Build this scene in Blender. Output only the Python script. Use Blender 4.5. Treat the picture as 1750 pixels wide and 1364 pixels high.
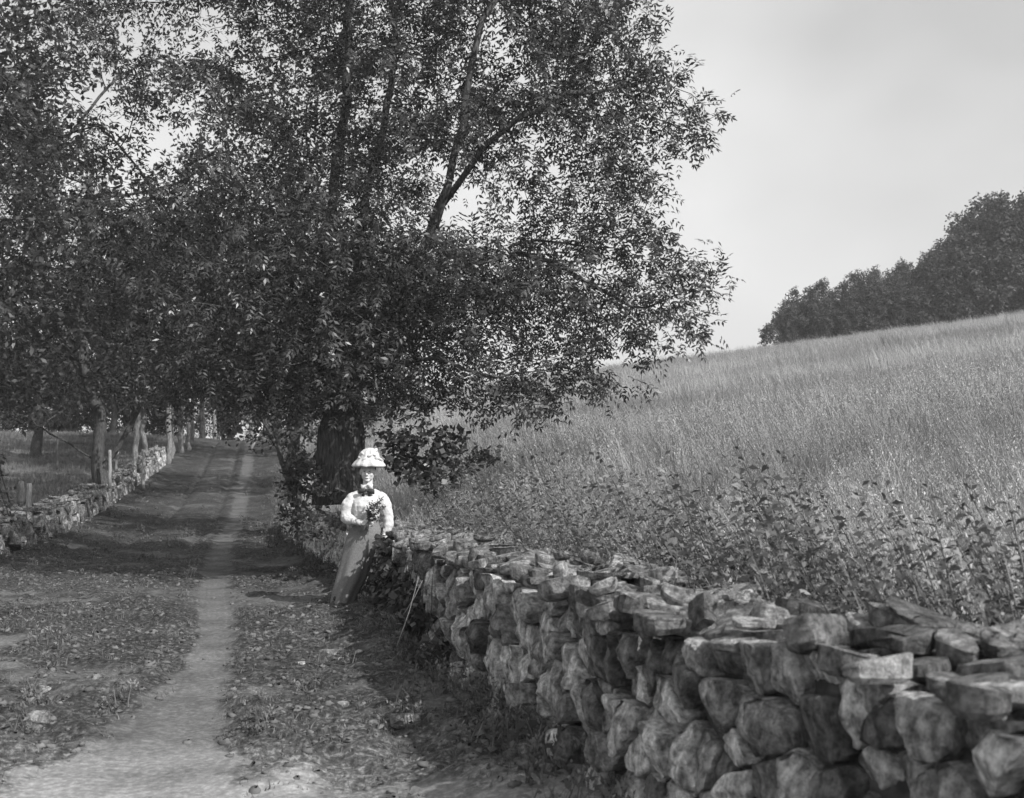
import bpy, math, random
import numpy as np
from mathutils import Vector, Matrix, Euler, noise as mnoise

for _o in list(bpy.data.objects):
    bpy.data.objects.remove(_o)
SC = bpy.context.scene
COL = SC.collection
rnd = random.Random(7)
rng = np.random.default_rng(7)

# ------------------------------------------------------------------ camera, light, exposure
F, CX, HY, EYE = 1965.0, 875.0, 830.0, 1.48       # focal length in photo pixels, horizon, eye height


def P(px, py, d):
    """world point seen at photo pixel px,py at distance d"""
    return Vector(((px - CX) / F * d, d, EYE - (py - HY) / F * d))


cam_d = bpy.data.cameras.new('camera')
cam = bpy.data.objects.new('camera', cam_d)
COL.objects.link(cam)
cam.location = (0, 0, EYE)
cam.rotation_euler = (math.radians(90), 0, 0)
cam_d.sensor_width = 36
cam_d.lens = F / 1750 * 36
cam_d.shift_y = (HY - 682) / 1750
cam_d.clip_end = 3000
cam_d.dof.use_dof = True
cam_d.dof.focus_distance = 13.0
cam_d.dof.aperture_fstop = 4.0
SC.camera = cam

SUN_V = Vector((0.74, -0.67, 0.0)).normalized()
SUN_EL = math.radians(38)
w = bpy.data.worlds.new('World')
SC.world = w
w.use_nodes = True
nt = w.node_tree
nt.nodes.clear()
sky = nt.nodes.new('ShaderNodeTexSky')
sky.sky_type = 'NISHITA'
sky.sun_disc = False
sky.sun_elevation = SUN_EL
sky.sun_rotation = math.atan2(SUN_V.x, SUN_V.y)
sky.air_density = 1.3
sky.dust_density = 3.0
bw = nt.nodes.new('ShaderNodeRGBToBW')
tc = nt.nodes.new('ShaderNodeTexCoord')
mp = nt.nodes.new('ShaderNodeMapping')
mp.inputs['Scale'].default_value = (1.0, 1.0, 1.6)
mp.inputs['Location'].default_value = (0.35, 0.2, 0.9)
nz = nt.nodes.new('ShaderNodeTexNoise')
nz.inputs['Scale'].default_value = 1.5
nz.inputs['Detail'].default_value = 4
nz.inputs['Roughness'].default_value = 0.5
ramp = nt.nodes.new('ShaderNodeValToRGB')
ramp.color_ramp.elements[0].position = 0.36
ramp.color_ramp.elements[0].color = (.24, .24, .24, 1)
ramp.color_ramp.elements[1].position = 0.72
ramp.color_ramp.elements[1].color = (.75, .75, .75, 1)
mx = nt.nodes.new('ShaderNodeMix')
mx.data_type = 'RGBA'
bg = nt.nodes.new('ShaderNodeBackground')
bg.inputs['Strength'].default_value = 0.082
wo = nt.nodes.new('ShaderNodeOutputWorld')
L = nt.links.new
L(tc.outputs['Generated'], mp.inputs['Vector'])
L(mp.outputs[0], nz.inputs['Vector'])
L(nz.outputs['Fac'], ramp.inputs[0])
L(sky.outputs[0], bw.inputs[0])
L(ramp.outputs[0], mx.inputs[0])
L(bw.outputs[0], mx.inputs[6])
mx.inputs[7].default_value = (9.5, 9.5, 9.5, 1)
L(mx.outputs[2], bg.inputs['Color'])
L(bg.outputs[0], wo.inputs[0])

sun_d = bpy.data.lights.new('sun', 'SUN')
sun_d.energy = 3.9
sun_d.angle = math.radians(0.6)
sun_d.color = (1, 0.99, 0.98)
sun = bpy.data.objects.new('sun', sun_d)
COL.objects.link(sun)
dirv = Vector((SUN_V.x * math.cos(SUN_EL), SUN_V.y * math.cos(SUN_EL), math.sin(SUN_EL)))
sun.rotation_euler = dirv.to_track_quat('Z', 'Y').to_euler()
sun.location = dirv * 60

vs = SC.view_settings
vs.view_transform = 'Standard'
vs.look = 'None'
vs.exposure = 0.78
vs.gamma = 1.0
vs.use_curve_mapping = False
SC.cycles.use_denoising = True
SC.cycles.max_bounces = 5
SC.cycles.diffuse_bounces = 3
SC.cycles.transmission_bounces = 3
SC.cycles.transparent_max_bounces = 4


# ------------------------------------------------------------------ helpers
def mesh_from(name, V, Fc, mat=None, smooth=False, attr=None):
    """V (n,3) array, Fc (m,k) int array or list of faces"""
    me = bpy.data.meshes.new(name)
    V = np.asarray(V, dtype=np.float32)
    if isinstance(Fc, np.ndarray):
        m, k = Fc.shape
        me.vertices.add(len(V))
        me.vertices.foreach_set('co', V.ravel())
        me.loops.add(m * k)
        me.loops.foreach_set('vertex_index', Fc.astype(np.int32).ravel())
        me.polygons.add(m)
        me.polygons.foreach_set('loop_start', np.arange(0, m * k, k, dtype=np.int32))
        me.polygons.foreach_set('loop_total', np.full(m, k, dtype=np.int32))
        me.update(calc_edges=True)
        me.validate()
    else:
        me.from_pydata([tuple(map(float, v)) for v in V], [], [tuple(map(int, f)) for f in Fc])
        me.update()
    if smooth:
        me.polygons.foreach_set('use_smooth', np.ones(len(me.polygons), dtype=bool))
    if attr is not None:
        for an, av in attr.items():
            a = me.attributes.new(an, 'FLOAT', 'POINT')
            a.data.foreach_set('value', np.asarray(av, dtype=np.float32))
    if mat:
        me.materials.append(mat)
    return me


def link(name, data, parent=None, loc=None, **props):
    o = bpy.data.objects.new(name, data)
    COL.objects.link(o)
    if parent is not None:
        o.parent = parent
    if loc is not None:
        o.location = loc
    for k, v in props.items():
        o[k] = v
    return o


def thing(name, loc, label, cat, group=None, rz=0.0):
    o = bpy.data.objects.new(name, None)
    COL.objects.link(o)
    o.empty_display_size = 0.2
    o.location = loc
    o.rotation_euler = (0, 0, rz)
    o['label'] = label
    o['category'] = cat
    if group:
        o['group'] = group
    return o


class G:
    """collects geometry for one mesh"""

    def __init__(s):
        s.V, s.F = [], []

    def add(s, V, Fc):
        n = len(s.V)
        s.V += [tuple(v) for v in V]
        s.F += [tuple(i + n for i in f) for f in Fc]

    def tube(s, pts, rad, n=8, cap=True, rough=0.0):
        pts = [Vector(p) for p in pts]
        b = len(s.V)
        prev = None
        for i, p in enumerate(pts):
            if i == 0:
                t = pts[1] - p
            elif i == len(pts) - 1:
                t = p - pts[i - 1]
            else:
                t = pts[i + 1] - pts[i - 1]
            if t.length < 1e-9:
                t = Vector((0, 0, 1))
            t.normalize()
            if prev is None:
                a = t.orthogonal().normalized()
            else:
                a = prev - t * prev.dot(t)
                a = a.normalized() if a.length > 1e-6 else t.orthogonal().normalized()
            prev = a
            c = t.cross(a)
            r = rad[i] if hasattr(rad, '__len__') else rad
            for k in range(n):
                an = 2 * math.pi * k / n
                rr = r * (1 + (rough * mnoise.noise(Vector((math.cos(an) * 2.2, math.sin(an) * 2.2, i * 0.45 + p.x))) if rough else 0))
                s.V.append(tuple(p + (a * math.cos(an) + c * math.sin(an)) * rr))
        for i in range(len(pts) - 1):
            for k in range(n):
                k2 = (k + 1) % n
                s.F.append((b + i * n + k, b + i * n + k2, b + (i + 1) * n + k2, b + (i + 1) * n + k))
        if cap:
            s.F.append(tuple(b + k for k in reversed(range(n))))
            e = b + (len(pts) - 1) * n
            s.F.append(tuple(e + k for k in range(n)))

    def box(s, c, size, rot=None):
        c = Vector(c)
        hx, hy, hz = size[0] / 2, size[1] / 2, size[2] / 2
        vs_ = [Vector((x, y, z)) for z in (-hz, hz) for y in (-hy, hy) for x in (-hx, hx)]
        if rot is not None:
            m = Euler(rot).to_matrix()
            vs_ = [m @ v for v in vs_]
        s.add([c + v for v in vs_], [(0, 2, 3, 1), (4, 5, 7, 6), (0, 1, 5, 4), (2, 6, 7, 3), (0, 4, 6, 2), (1, 3, 7, 5)])

    def mesh(s, name, mat, smooth=True):
        return mesh_from(name, np.array(s.V, dtype=np.float32), s.F, mat, smooth)


# ------------------------------------------------------------------ materials (all neutral grey: the plate is monochrome)
def g4(v):
    return (v, v, v, 1)


def base_mat(name, rough=0.85, spec=0.3):
    m = bpy.data.materials.new(name)
    m.use_nodes = True
    n = m.node_tree
    b = n.nodes['Principled BSDF']
    b.inputs['Roughness'].default_value = rough
    b.inputs['Specular IOR Level'].default_value = spec
    return m, n, b


def noise_node(n, scale, detail=6, rough=0.55, coord='Object', stretch=None, dist=0.0):
    t = n.nodes.new('ShaderNodeTexCoord')
    mpn = n.nodes.new('ShaderNodeMapping')
    if stretch:
        mpn.inputs['Scale'].default_value = stretch
    z = n.nodes.new('ShaderNodeTexNoise')
    z.inputs['Scale'].default_value = scale
    z.inputs['Detail'].default_value = detail
    z.inputs['Roughness'].default_value = rough
    z.inputs['Distortion'].default_value = dist
    if coord == 'World':
        gg = n.nodes.new('ShaderNodeNewGeometry')
        n.links.new(gg.outputs['Position'], mpn.inputs[0])
    else:
        n.links.new(t.outputs[coord], mpn.inputs[0])
    n.links.new(mpn.outputs[0], z.inputs['Vector'])
    return z


def ramp_node(n, src, pts):
    r = n.nodes.new('ShaderNodeValToRGB')
    cr = r.color_ramp
    cr.elements[0].position, cr.elements[0].color = pts[0][0], g4(pts[0][1])
    cr.elements[1].position, cr.elements[1].color = pts[-1][0], g4(pts[-1][1])
    for p, v in pts[1:-1]:
        e = cr.elements.new(p)
        e.color = g4(v)
    n.links.new(src, r.inputs[0])
    return r.outputs[0]


def mathn(n, op, a, b_):
    m = n.nodes.new('ShaderNodeMath')
    m.operation = op
    for i, x in enumerate((a, b_)):
        if isinstance(x, (int, float)):
            m.inputs[i].default_value = x
        else:
            n.links.new(x, m.inputs[i])
    return m.outputs[0]


def bump(n, b, h, dist=0.02, strength=0.7):
    bn = n.nodes.new('ShaderNodeBump')
    bn.inputs['Distance'].default_value = dist
    bn.inputs['Strength'].default_value = strength
    n.links.new(h, bn.inputs['Height'])
    n.links.new(bn.outputs[0], b.inputs['Normal'])


def mat_leaf(name, lo, hi, trans=0.3, rough=0.42, world_noise=None, spec=0.5):
    m, n, b = base_mat(name, rough, spec)
    a = n.nodes.new('ShaderNodeAttribute')
    a.attribute_name = 'tone'
    c = ramp_node(n, a.outputs['Fac'], [(0, lo), (1, hi)])
    if world_noise:
        z = noise_node(n, world_noise[0], 5, 0.62, 'World', (.4, 1.25, 1))
        r = ramp_node(n, z.outputs['Fac'], [(0.3, world_noise[1]), (0.7, world_noise[2])])
        c = mathn(n, 'MULTIPLY', c, r)
    n.links.new(c, b.inputs['Base Color'])
    tr = n.nodes.new('ShaderNodeBsdfTranslucent')
    n.links.new(c, tr.inputs['Color'])
    ms = n.nodes.new('ShaderNodeMixShader')
    ms.inputs[0].default_value = trans
    out = [x for x in n.nodes if x.type == 'OUTPUT_MATERIAL'][0]
    n.links.new(b.outputs[0], ms.inputs[1])
    n.links.new(tr.outputs[0], ms.inputs[2])
    n.links.new(ms.outputs[0], out.inputs[0])
    return m


def mat_stone(name, lo, hi, scale=1.0):
    m, n, b = base_mat(name, 0.88, 0.25)
    oi = n.nodes.new('ShaderNodeObjectInfo')
    tone = ramp_node(n, oi.outputs['Random'], [(0, lo), (0.55, (lo + hi) * .42), (0.85, hi * .85), (1, hi)])
    geo = n.nodes.new('ShaderNodeNewGeometry')
    t = n.nodes.new('ShaderNodeTexCoord')
    off = n.nodes.new('ShaderNodeVectorMath')
    off.operation = 'MULTIPLY_ADD'
    cmb = n.nodes.new('ShaderNodeCombineXYZ')
    for i in range(3):
        n.links.new(oi.outputs['Random'], cmb.inputs[i])
    n.links.new(cmb.outputs[0], off.inputs[0])
    off.inputs[1].default_value = (37, 91, 53)
    n.links.new(t.outputs['Object'], off.inputs[2])
    st = n.nodes.new('ShaderNodeMapping')
    st.inputs['Scale'].default_value = (11, 4.0, 2.4)
    st.inputs['Rotation'].default_value = (0.2, 0.3, 0.5)
    n.links.new(off.outputs[0], st.inputs[0])
    z1 = n.nodes.new('ShaderNodeTexNoise')
    z1.inputs['Scale'].default_value = 2.2 * scale
    z1.inputs['Detail'].default_value = 8
    z1.inputs['Roughness'].default_value = 0.62
    n.links.new(st.outputs[0], z1.inputs['Vector'])
    z2 = n.nodes.new('ShaderNodeTexNoise')
    z2.inputs['Scale'].default_value = 15 * scale
    z2.inputs['Detail'].default_value = 9
    z2.inputs['Roughness'].default_value = 0.68
    n.links.new(off.outputs[0], z2.inputs['Vector'])
    z3 = n.nodes.new('ShaderNodeTexNoise')
    z3.inputs['Scale'].default_value = 5 * scale
    z3.inputs['Detail'].default_value = 5
    z3.inputs['Roughness'].default_value = 0.7
    n.links.new(off.outputs[0], z3.inputs['Vector'])
    k1 = ramp_node(n, z1.outputs['Fac'], [(0.32, 0.35), (0.5, 1.0), (0.7, 1.6)])
    k2 = ramp_node(n, z2.outputs['Fac'], [(0.32, 0.3), (0.5, 1.0), (0.66, 1.45)])
    k3 = ramp_node(n, z3.outputs['Fac'], [(0.60, 0.0), (0.68, 0.16)])      # pale lichen
    c = mathn(n, 'MULTIPLY', tone, k1)
    c = mathn(n, 'MULTIPLY', c, k2)
    zz4 = noise_node(n, 34, 7, .75, 'Object')
    c = mathn(n, 'MULTIPLY', c, ramp_node(n, zz4.outputs['Fac'], [(0.36, .5), (.5, 1.0), (.64, 1.4)]))
    c = mathn(n, 'ADD', c, k3)
    n.links.new(c, b.inputs['Base Color'])
    z4 = n.nodes.new('ShaderNodeTexNoise')
    z4.inputs['Scale'].default_value = 38 * scale
    z4.inputs['Detail'].default_value = 6
    z4.inputs['Roughness'].default_value = 0.75
    n.links.new(off.outputs[0], z4.inputs['Vector'])
    h = mathn(n, 'ADD', mathn(n, 'MULTIPLY', z1.outputs['Fac'], .8), z2.outputs['Fac'])
    h = mathn(n, 'ADD', h, mathn(n, 'MULTIPLY', z4.outputs['Fac'], .5))
    bump(n, b, h, 0.05, 1.0)
    return m


def mat_noise(name, lo, hi, scale, rough=0.9, spec=0.2, bdist=0.01, coord='World', stretch=None, detail=8, a=0.35, z=0.65):
    m, n, b = base_mat(name, rough, spec)
    nz_ = noise_node(n, scale, detail, 0.65, coord, stretch)
    c = ramp_node(n, nz_.outputs['Fac'], [(a, lo), (z, hi)])
    n.links.new(c, b.inputs['Base Color'])
    if bdist:
        bump(n, b, nz_.outputs['Fac'], bdist, 0.8)
    return m, n, b, c


M = {}
M['leaf'] = mat_leaf('leaf_ash', 0.022, 0.092, 0.3, 0.40)
M['leaf_left'] = mat_leaf('leaf_lane_trees', 0.015, 0.065, 0.3, 0.42)
M['leaf_far'] = mat_leaf('leaf_woodland', 0.04, 0.12, 0.2, 0.7, spec=0.2)
M['leaf_bush'] = mat_leaf('leaf_bush', 0.035, 0.16, 0.25, 0.5)
M['leaf_weed'] = mat_leaf('leaf_weed', 0.035, 0.24, 0.25, 0.5)
M['grass'] = mat_leaf('grass_tall', 0.18, 0.40, 0.25, 0.6, (0.12, 0.5, 1.5), spec=0.3)
M['turf'] = mat_leaf('grass_short', 0.06, 0.2, 0.2, 0.65, (0.5, 0.6, 1.25), spec=0.2)
M['stone'] = mat_stone('stone_wall', 0.11, 0.62)
M['stone_left'] = mat_stone('stone_lane_wall', 0.16, 0.5)
M['cap'] = mat_stone('stone_cap', 0.10, 0.34)
M['bark'] = mat_noise('bark', 0.02, 0.10, 7, 0.95, 0.1, 0.03, 'Object', (5, 5, 0.9))[0]
M['bark_pale'] = mat_noise('bark_pale', 0.07, 0.24, 6, 0.95, 0.1, 0.02, 'Object', (4, 4, 0.8))[0]
M['wood'] = mat_noise('weathered_wood', 0.14, 0.36, 6, 0.9, 0.15, 0.01, 'Object', (9, 9, 0.7))[0]
M['wood_dark'] = mat_noise('weathered_wood_dark', 0.05, 0.15, 6, 0.9, 0.15, 0.01, 'Object', (9, 9, 0.7))[0]
M['core'] = mat_noise('wall_fill', 0.03, 0.10, 9, 1, 0.05, 0.03)[0]
M['blouse'] = mat_noise('white_cotton', 0.40, 0.50, 22, 0.85, 0.15, 0.005, 'Object')[0]
M['hat'] = mat_noise('white_hat_cloth', 0.36, 0.52, 24, 0.85, 0.15, 0.012, 'Object')[0]
M['skirt'] = mat_noise('grey_wool', 0.11, 0.17, 60, 0.95, 0.1, 0.003, 'Object')[0]
M['black'] = mat_noise('black_ribbon', 0.012, 0.03, 20, 0.6, 0.3, 0.002, 'Object')[0]
M['skin'] = mat_noise('skin', 0.42, 0.50, 12, 0.6, 0.3, 0.001, 'Object')[0]
M['hair'] = mat_noise('hair', 0.05, 0.11, 30, 0.6, 0.3, 0.004, 'Object', (1, 1, 5))[0]
M['petal'] = mat_noise('petal', 0.5, 0.75, 20, 0.8, 0.2, 0.0, 'Object')[0]


# ground (soil under the field and meadow)
m, n, b, c = mat_noise('field_soil', 0.07, 0.17, 3.0, 1, 0.05, 0.03)
M['ground'] = m


def mat_lane():
    m, n, b = base_mat('lane_dirt', 0.95, 0.12)
    zf = noise_node(n, 24, 9, 0.75, 'World')
    zm = noise_node(n, 2.3, 6, 0.6, 'World')
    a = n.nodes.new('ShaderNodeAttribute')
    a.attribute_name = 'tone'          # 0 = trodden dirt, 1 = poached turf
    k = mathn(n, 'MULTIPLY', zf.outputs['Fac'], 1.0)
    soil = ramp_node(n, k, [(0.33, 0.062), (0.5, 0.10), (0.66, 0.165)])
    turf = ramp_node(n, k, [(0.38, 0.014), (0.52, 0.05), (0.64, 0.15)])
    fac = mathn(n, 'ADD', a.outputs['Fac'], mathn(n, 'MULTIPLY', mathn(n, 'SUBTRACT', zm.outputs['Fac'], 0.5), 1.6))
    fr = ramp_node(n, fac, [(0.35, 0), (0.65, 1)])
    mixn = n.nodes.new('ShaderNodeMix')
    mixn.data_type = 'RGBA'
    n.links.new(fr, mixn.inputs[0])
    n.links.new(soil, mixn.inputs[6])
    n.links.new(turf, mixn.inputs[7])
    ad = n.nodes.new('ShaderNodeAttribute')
    ad.attribute_name = 'dust_glow'         # pale dust on the trodden line, plus foreground glow painted into the colour
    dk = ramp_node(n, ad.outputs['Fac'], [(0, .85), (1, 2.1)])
    zb = noise_node(n, 1.4, 5, .6, 'World')
    bl_ = ramp_node(n, zb.outputs['Fac'], [(.32, .68), (.5, 1.0), (.68, 1.3)])
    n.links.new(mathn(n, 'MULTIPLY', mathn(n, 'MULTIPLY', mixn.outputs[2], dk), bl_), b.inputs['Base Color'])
    h = mathn(n, 'ADD', zf.outputs['Fac'], mathn(n, 'MULTIPLY', zm.outputs['Fac'], 0.5))
    bump(n, b, h, 0.008, 0.5)
    return m


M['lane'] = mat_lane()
M['path'] = mat_noise('footpath_dust', 0.15, 0.25, 14, 0.95, 0.1, 0.008, 'World', None, 9)[0]
M['clod'] = mat_noise('earth_clod', 0.05, 0.16, 5, 1, 0.05, 0.01, 'World')[0]

# ------------------------------------------------------------------ terrain
_WR = np.array([(-4, 2.6), (0, 1.75), (1.5, 1.45), (2.7, 1.18), (3.3, 1.0), (4.07, 0.66), (4.8, 0.42), (6.2, 0.08), (7.9, -0.40),
                (10, -0.88), (12, -1.27), (13, -1.50), (17, -2.65), (26, -5.2), (40, -8.1), (55, -11.3), (70, -14.4), (80, -16.9), (95, -20), (130, -27), (900, -180)])
_WL = np.array([(-4, -2.6), (0, -3.4), (10, -6.1), (19.3, -8.6), (30, -11.45), (40, -14.05), (52, -16.7), (60, -18.1), (70, -20.05),
                (80, -22.0), (95, -24.3), (130, -31), (900, -186)])
_ZL = np.array([(-60, -0.6), (0, 0), (5, 0), (13, 0.12), (22, 0.14), (30, 0.2), (40, 0.55), (52, 1.5), (65, 2.95), (78, 4.45), (86, 4.95),
                (95, 4.9), (130, 3.5), (900, 3.0)])


def _smooth(tab, y, wdt):
    y = np.asarray(y, dtype=float)
    s = 0
    for k, ww in ((-1, .25), (0, .5), (1, .25)):
        s = s + ww * np.interp(y + k * wdt, tab[:, 0], tab[:, 1])
    return s


def wallR(y):
    y = np.asarray(y, dtype=float)
    return _smooth(_WR, y, np.clip(y * .08, .1, 5))


def wallL(y):
    y = np.asarray(y, dtype=float)
    return _smooth(_WL, y, np.clip(y * .08, .1, 5))


def zlane(y):
    return _smooth(_ZL, y, 3.5)


def sstep(t):
    t = np.clip(t, 0, 1)
    return t * t * (3 - 2 * t)


def field_z(x, y):
    x = np.asarray(x, dtype=float)
    y = np.asarray(y, dtype=float)
    xc = np.clip(x, -150, 150)
    yc = np.clip(y, 0, 135)
    e = 1.48 + .0892 * yc + .131 * xc
    D = np.where(yc < 90, 2.05 * (1 - yc / 90) ** 2, 0.0012 * (yc - 90) ** 2)
    return e - D - 0.35


def fbm(x, y, f, seed=0.0, octv=3):
    x = np.asarray(x, dtype=float)
    y = np.asarray(y, dtype=float)
    s = np.zeros(np.broadcast(x, y).shape)
    a = 1.0
    r = np.random.default_rng(int(seed * 10) + 5)
    for o in range(octv):
        for k in range(4):
            th = r.uniform(0, 6.28)
            ph = r.uniform(0, 6.28)
            ff = f * (2 ** o) * r.uniform(.7, 1.4)
            s = s + a * np.sin(ff * (x * math.cos(th) + y * math.sin(th)) + ph + 1.7 * np.sin(ff * .6 * (x * math.sin(th) - y * math.cos(th)) + ph * 2))
        a *= .5
    return s / 5.0


WALL_T = 0.82


def ground_z(x, y):
    x = np.asarray(x, dtype=float)
    y = np.asarray(y, dtype=float)
    wr, wl, zl = wallR(y), wallL(y), zlane(y)
    fz = field_z(x, y) + .05 * fbm(x, y, .5, 2)
    t = (x - wr - WALL_T) / 4.5
    base = zl + .45
    right = base + (np.maximum(fz, base - .5) - base) * sstep(t)
    left = zl + .04 + .25 * sstep((wl - .6 - x) / 6) + .05 * fbm(x, y, .35, 3) + .012 * np.clip(wl - x, 0, 60) * (y > 25) * sstep((y - 25) / 40)
    z = np.where(x > wr + WALL_T * .55, right, np.where(x < wl - .3, left, zl))
    return z


def make_ground():
    ys = np.concatenate([np.arange(-40, 0, 4), np.arange(0, 30, .5), np.arange(30, 150, 1.2), np.geomspace(150, 900, 14)])
    u = np.linspace(-1, 1, 181)
    us = np.sign(u) * (np.abs(u) ** 2.6) * 420
    X, Y = np.meshgrid(us, ys)
    X = X + np.clip(wallR(Y) - 1.5, -35, 5)      # finest columns follow the lane
    Z = ground_z(X, Y)
    inl = (X < wallR(Y) + WALL_T * .55) & (X > wallL(Y) - .3)
    Z = np.where(inl, Z - .30, Z)
    nr, nc = X.shape
    idx = np.arange(nr * nc).reshape(nr, nc)
    Fq = np.stack([idx[:-1, :-1], idx[:-1, 1:], idx[1:, 1:], idx[1:, :-1]], -1).reshape(-1, 4)
    me = mesh_from('ground', np.stack([X, Y, Z], -1).reshape(-1, 3), Fq, M['ground'], True)
    link('ground', me, kind='structure')


make_ground()

# footpath centre line (photo pixel x at lane distance)
_PATH = np.array([(2.5, -1.7), (5.4, -1.87), (6.5, -2.0), (8, -2.2), (9.5, -2.5), (11, -2.83), (14, -3.62), (17, -4.38), (24, -6.1),
                  (31, -7.6), (40, -9.5), (52, -12.1), (65, -14.9), (78, -17.8), (95, -21)])


def pathx(y):
    return _smooth(_PATH, y, np.clip(np.asarray(y) * .06, .2, 3))


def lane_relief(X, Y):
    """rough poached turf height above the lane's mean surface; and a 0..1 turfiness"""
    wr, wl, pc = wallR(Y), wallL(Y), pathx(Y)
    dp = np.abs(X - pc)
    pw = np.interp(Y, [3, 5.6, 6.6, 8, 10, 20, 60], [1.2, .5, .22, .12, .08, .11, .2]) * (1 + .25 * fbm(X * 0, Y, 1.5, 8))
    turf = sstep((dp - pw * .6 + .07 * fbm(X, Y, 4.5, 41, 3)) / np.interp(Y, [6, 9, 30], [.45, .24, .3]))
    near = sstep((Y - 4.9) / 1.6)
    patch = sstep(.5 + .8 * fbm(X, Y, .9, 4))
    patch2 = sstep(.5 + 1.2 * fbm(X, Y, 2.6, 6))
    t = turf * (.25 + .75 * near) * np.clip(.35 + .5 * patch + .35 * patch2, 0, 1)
    # wheel ruts left of the footpath
    rut1 = np.exp(-((X - pc + .75) / .16) ** 2) * sstep((Y - 18) / 8)
    rut2 = np.exp(-((X - pc + 2.25) / .16) ** 2) * sstep((Y - 18) / 8)
    z = t * (.065 * fbm(X, Y, 9, 1, 3) + .06 * np.maximum(fbm(X, Y, 19, 2, 2), 0) + .03 * fbm(X, Y, 3.5, 5, 2)) * np.clip(14 / Y, .4, 1)
    z = z - .09 * (rut1 + rut2) - .03 * (1 - turf) + .01 * fbm(X, Y, 2.0, 9, 2)
    # banks: earth rises a little to the foot of each wall
    z = z + (1 - turf) * (.018 * fbm(X, Y, 4.2, 31, 3) - .012 * np.maximum(fbm(X, Y, 8, 33, 2), 0))
    z = z + .10 * sstep((X - (wr - .8)) / .8) + .14 * sstep(((wl + 1.2) - X) / 1.2)
    return z, t


def dust_glow(X, Y):
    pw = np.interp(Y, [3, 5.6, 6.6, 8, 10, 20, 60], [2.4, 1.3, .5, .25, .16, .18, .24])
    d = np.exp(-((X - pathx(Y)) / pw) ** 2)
    return np.clip(.10 * d + .9 * (1 - sstep((Y - 5.2) / 2)) * (1 + .4 * fbm(X, Y, 1.1, 14)), 0, 1)  # path dust, then a bright glow painted into the near lane's colour


def make_lane():
    ys = [1.2]
    while ys[-1] < 100:
        ys.append(ys[-1] + max(.028, ys[-1] * .0062))
    ys = np.array(ys)
    nc = 190
    v = np.linspace(0, 1, nc)
    Y = np.repeat(ys[:, None], nc, 1)
    wl, wr = wallL(Y) - .35, wallR(Y) + .5
    X = wl + (wr - wl) * v[None, :]
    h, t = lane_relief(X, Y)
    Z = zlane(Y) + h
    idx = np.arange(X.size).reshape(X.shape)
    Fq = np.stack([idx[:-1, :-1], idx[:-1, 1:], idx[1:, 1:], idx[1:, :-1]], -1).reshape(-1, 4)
    me = mesh_from('lane', np.stack([X, Y, Z], -1).reshape(-1, 3), Fq, M['lane'], True, {'tone': t.ravel(), 'dust_glow': dust_glow(X, Y).ravel()})
    link('lane', me, kind='structure')
    # footpath strip: its ragged edges dive under the turf
    ncp = 26
    v = np.linspace(-1, 1, ncp)
    Y = np.repeat(ys[:, None], ncp, 1)
    pw = np.interp(Y, [3, 5.6, 6.6, 8, 10, 20, 60], [1.0, .5, .26, .17, .12, .15, .28])
    pw = pw * (1 + .22 * fbm(Y * 0, Y, 2.0, 11))
    X = pathx(Y) + v[None, :] * pw * 1.5
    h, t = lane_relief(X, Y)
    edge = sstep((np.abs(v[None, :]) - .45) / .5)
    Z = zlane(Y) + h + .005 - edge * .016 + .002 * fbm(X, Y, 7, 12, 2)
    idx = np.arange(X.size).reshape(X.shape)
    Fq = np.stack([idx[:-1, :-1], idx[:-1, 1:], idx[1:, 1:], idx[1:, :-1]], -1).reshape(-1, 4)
    me = mesh_from('footpath', np.stack([X, Y, Z], -1).reshape(-1, 3), Fq, M['lane'], True, {'tone': t.ravel(), 'dust_glow': dust_glow(X, Y).ravel()})
    link('footpath', me, kind='structure')


make_lane()


def lane_z(x, y):
    h, _ = lane_relief(np.asarray(x, float), np.asarray(y, float))
    return float(zlane(y) + h)


# ------------------------------------------------------------------ dry stone walls
def clip_half(poly, nx, ny, d):
    """keep points with nx*x+ny*y<=d"""
    out = []
    m = len(poly)
    for i in range(m):
        a, b_ = poly[i], poly[(i + 1) % m]
        da = nx * a[0] + ny * a[1] - d
        db = nx * b_[0] + ny * b_[1] - d
        if da <= 0:
            out.append(a)
        if (da < 0) != (db < 0):
            t = da / (da - db)
            out.append((a[0] + (b_[0] - a[0]) * t, a[1] + (b_[1] - a[1]) * t))
    return out


def voronoi(seeds, bounds, R):
    cells = []
    S = np.array(seeds)
    for i, (sx, sy) in enumerate(seeds):
        x0, x1, y0, y1 = bounds
        poly = [(max(x0, sx - R), y0), (min(x1, sx + R), y0), (min(x1, sx + R), y1), (max(x0, sx - R), y1)]
        d2 = (S[:, 0] - sx) ** 2 + (S[:, 1] - sy) ** 2
        for j in np.argsort(d2)[1:18]:
            if d2[j] > (2 * R) ** 2 or len(poly) < 3:
                break
            ox, oy = S[j]
            nx, ny = ox - sx, oy - sy
            poly = clip_half(poly, nx, ny, nx * (sx + ox) / 2 + ny * (sy + oy) / 2)
        cells.append(poly)
    return cells


def round_poly(poly, gap, it=1, q=.22):
    c = np.mean(poly, 0)
    P2 = np.array(poly, float)
    d = P2 - c
    ln = np.linalg.norm(d, axis=1, keepdims=True) + 1e-6
    P2 = c + d * np.clip(1 - gap / ln, .3, 1)
    for _ in range(it):
        N = np.roll(P2, -1, 0)
        A = P2 * (1 - q) + N * q
        B = P2 * q + N * (1 - q)
        P2 = np.stack([A, B], 1).reshape(-1, 2)
    return P2, c


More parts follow.
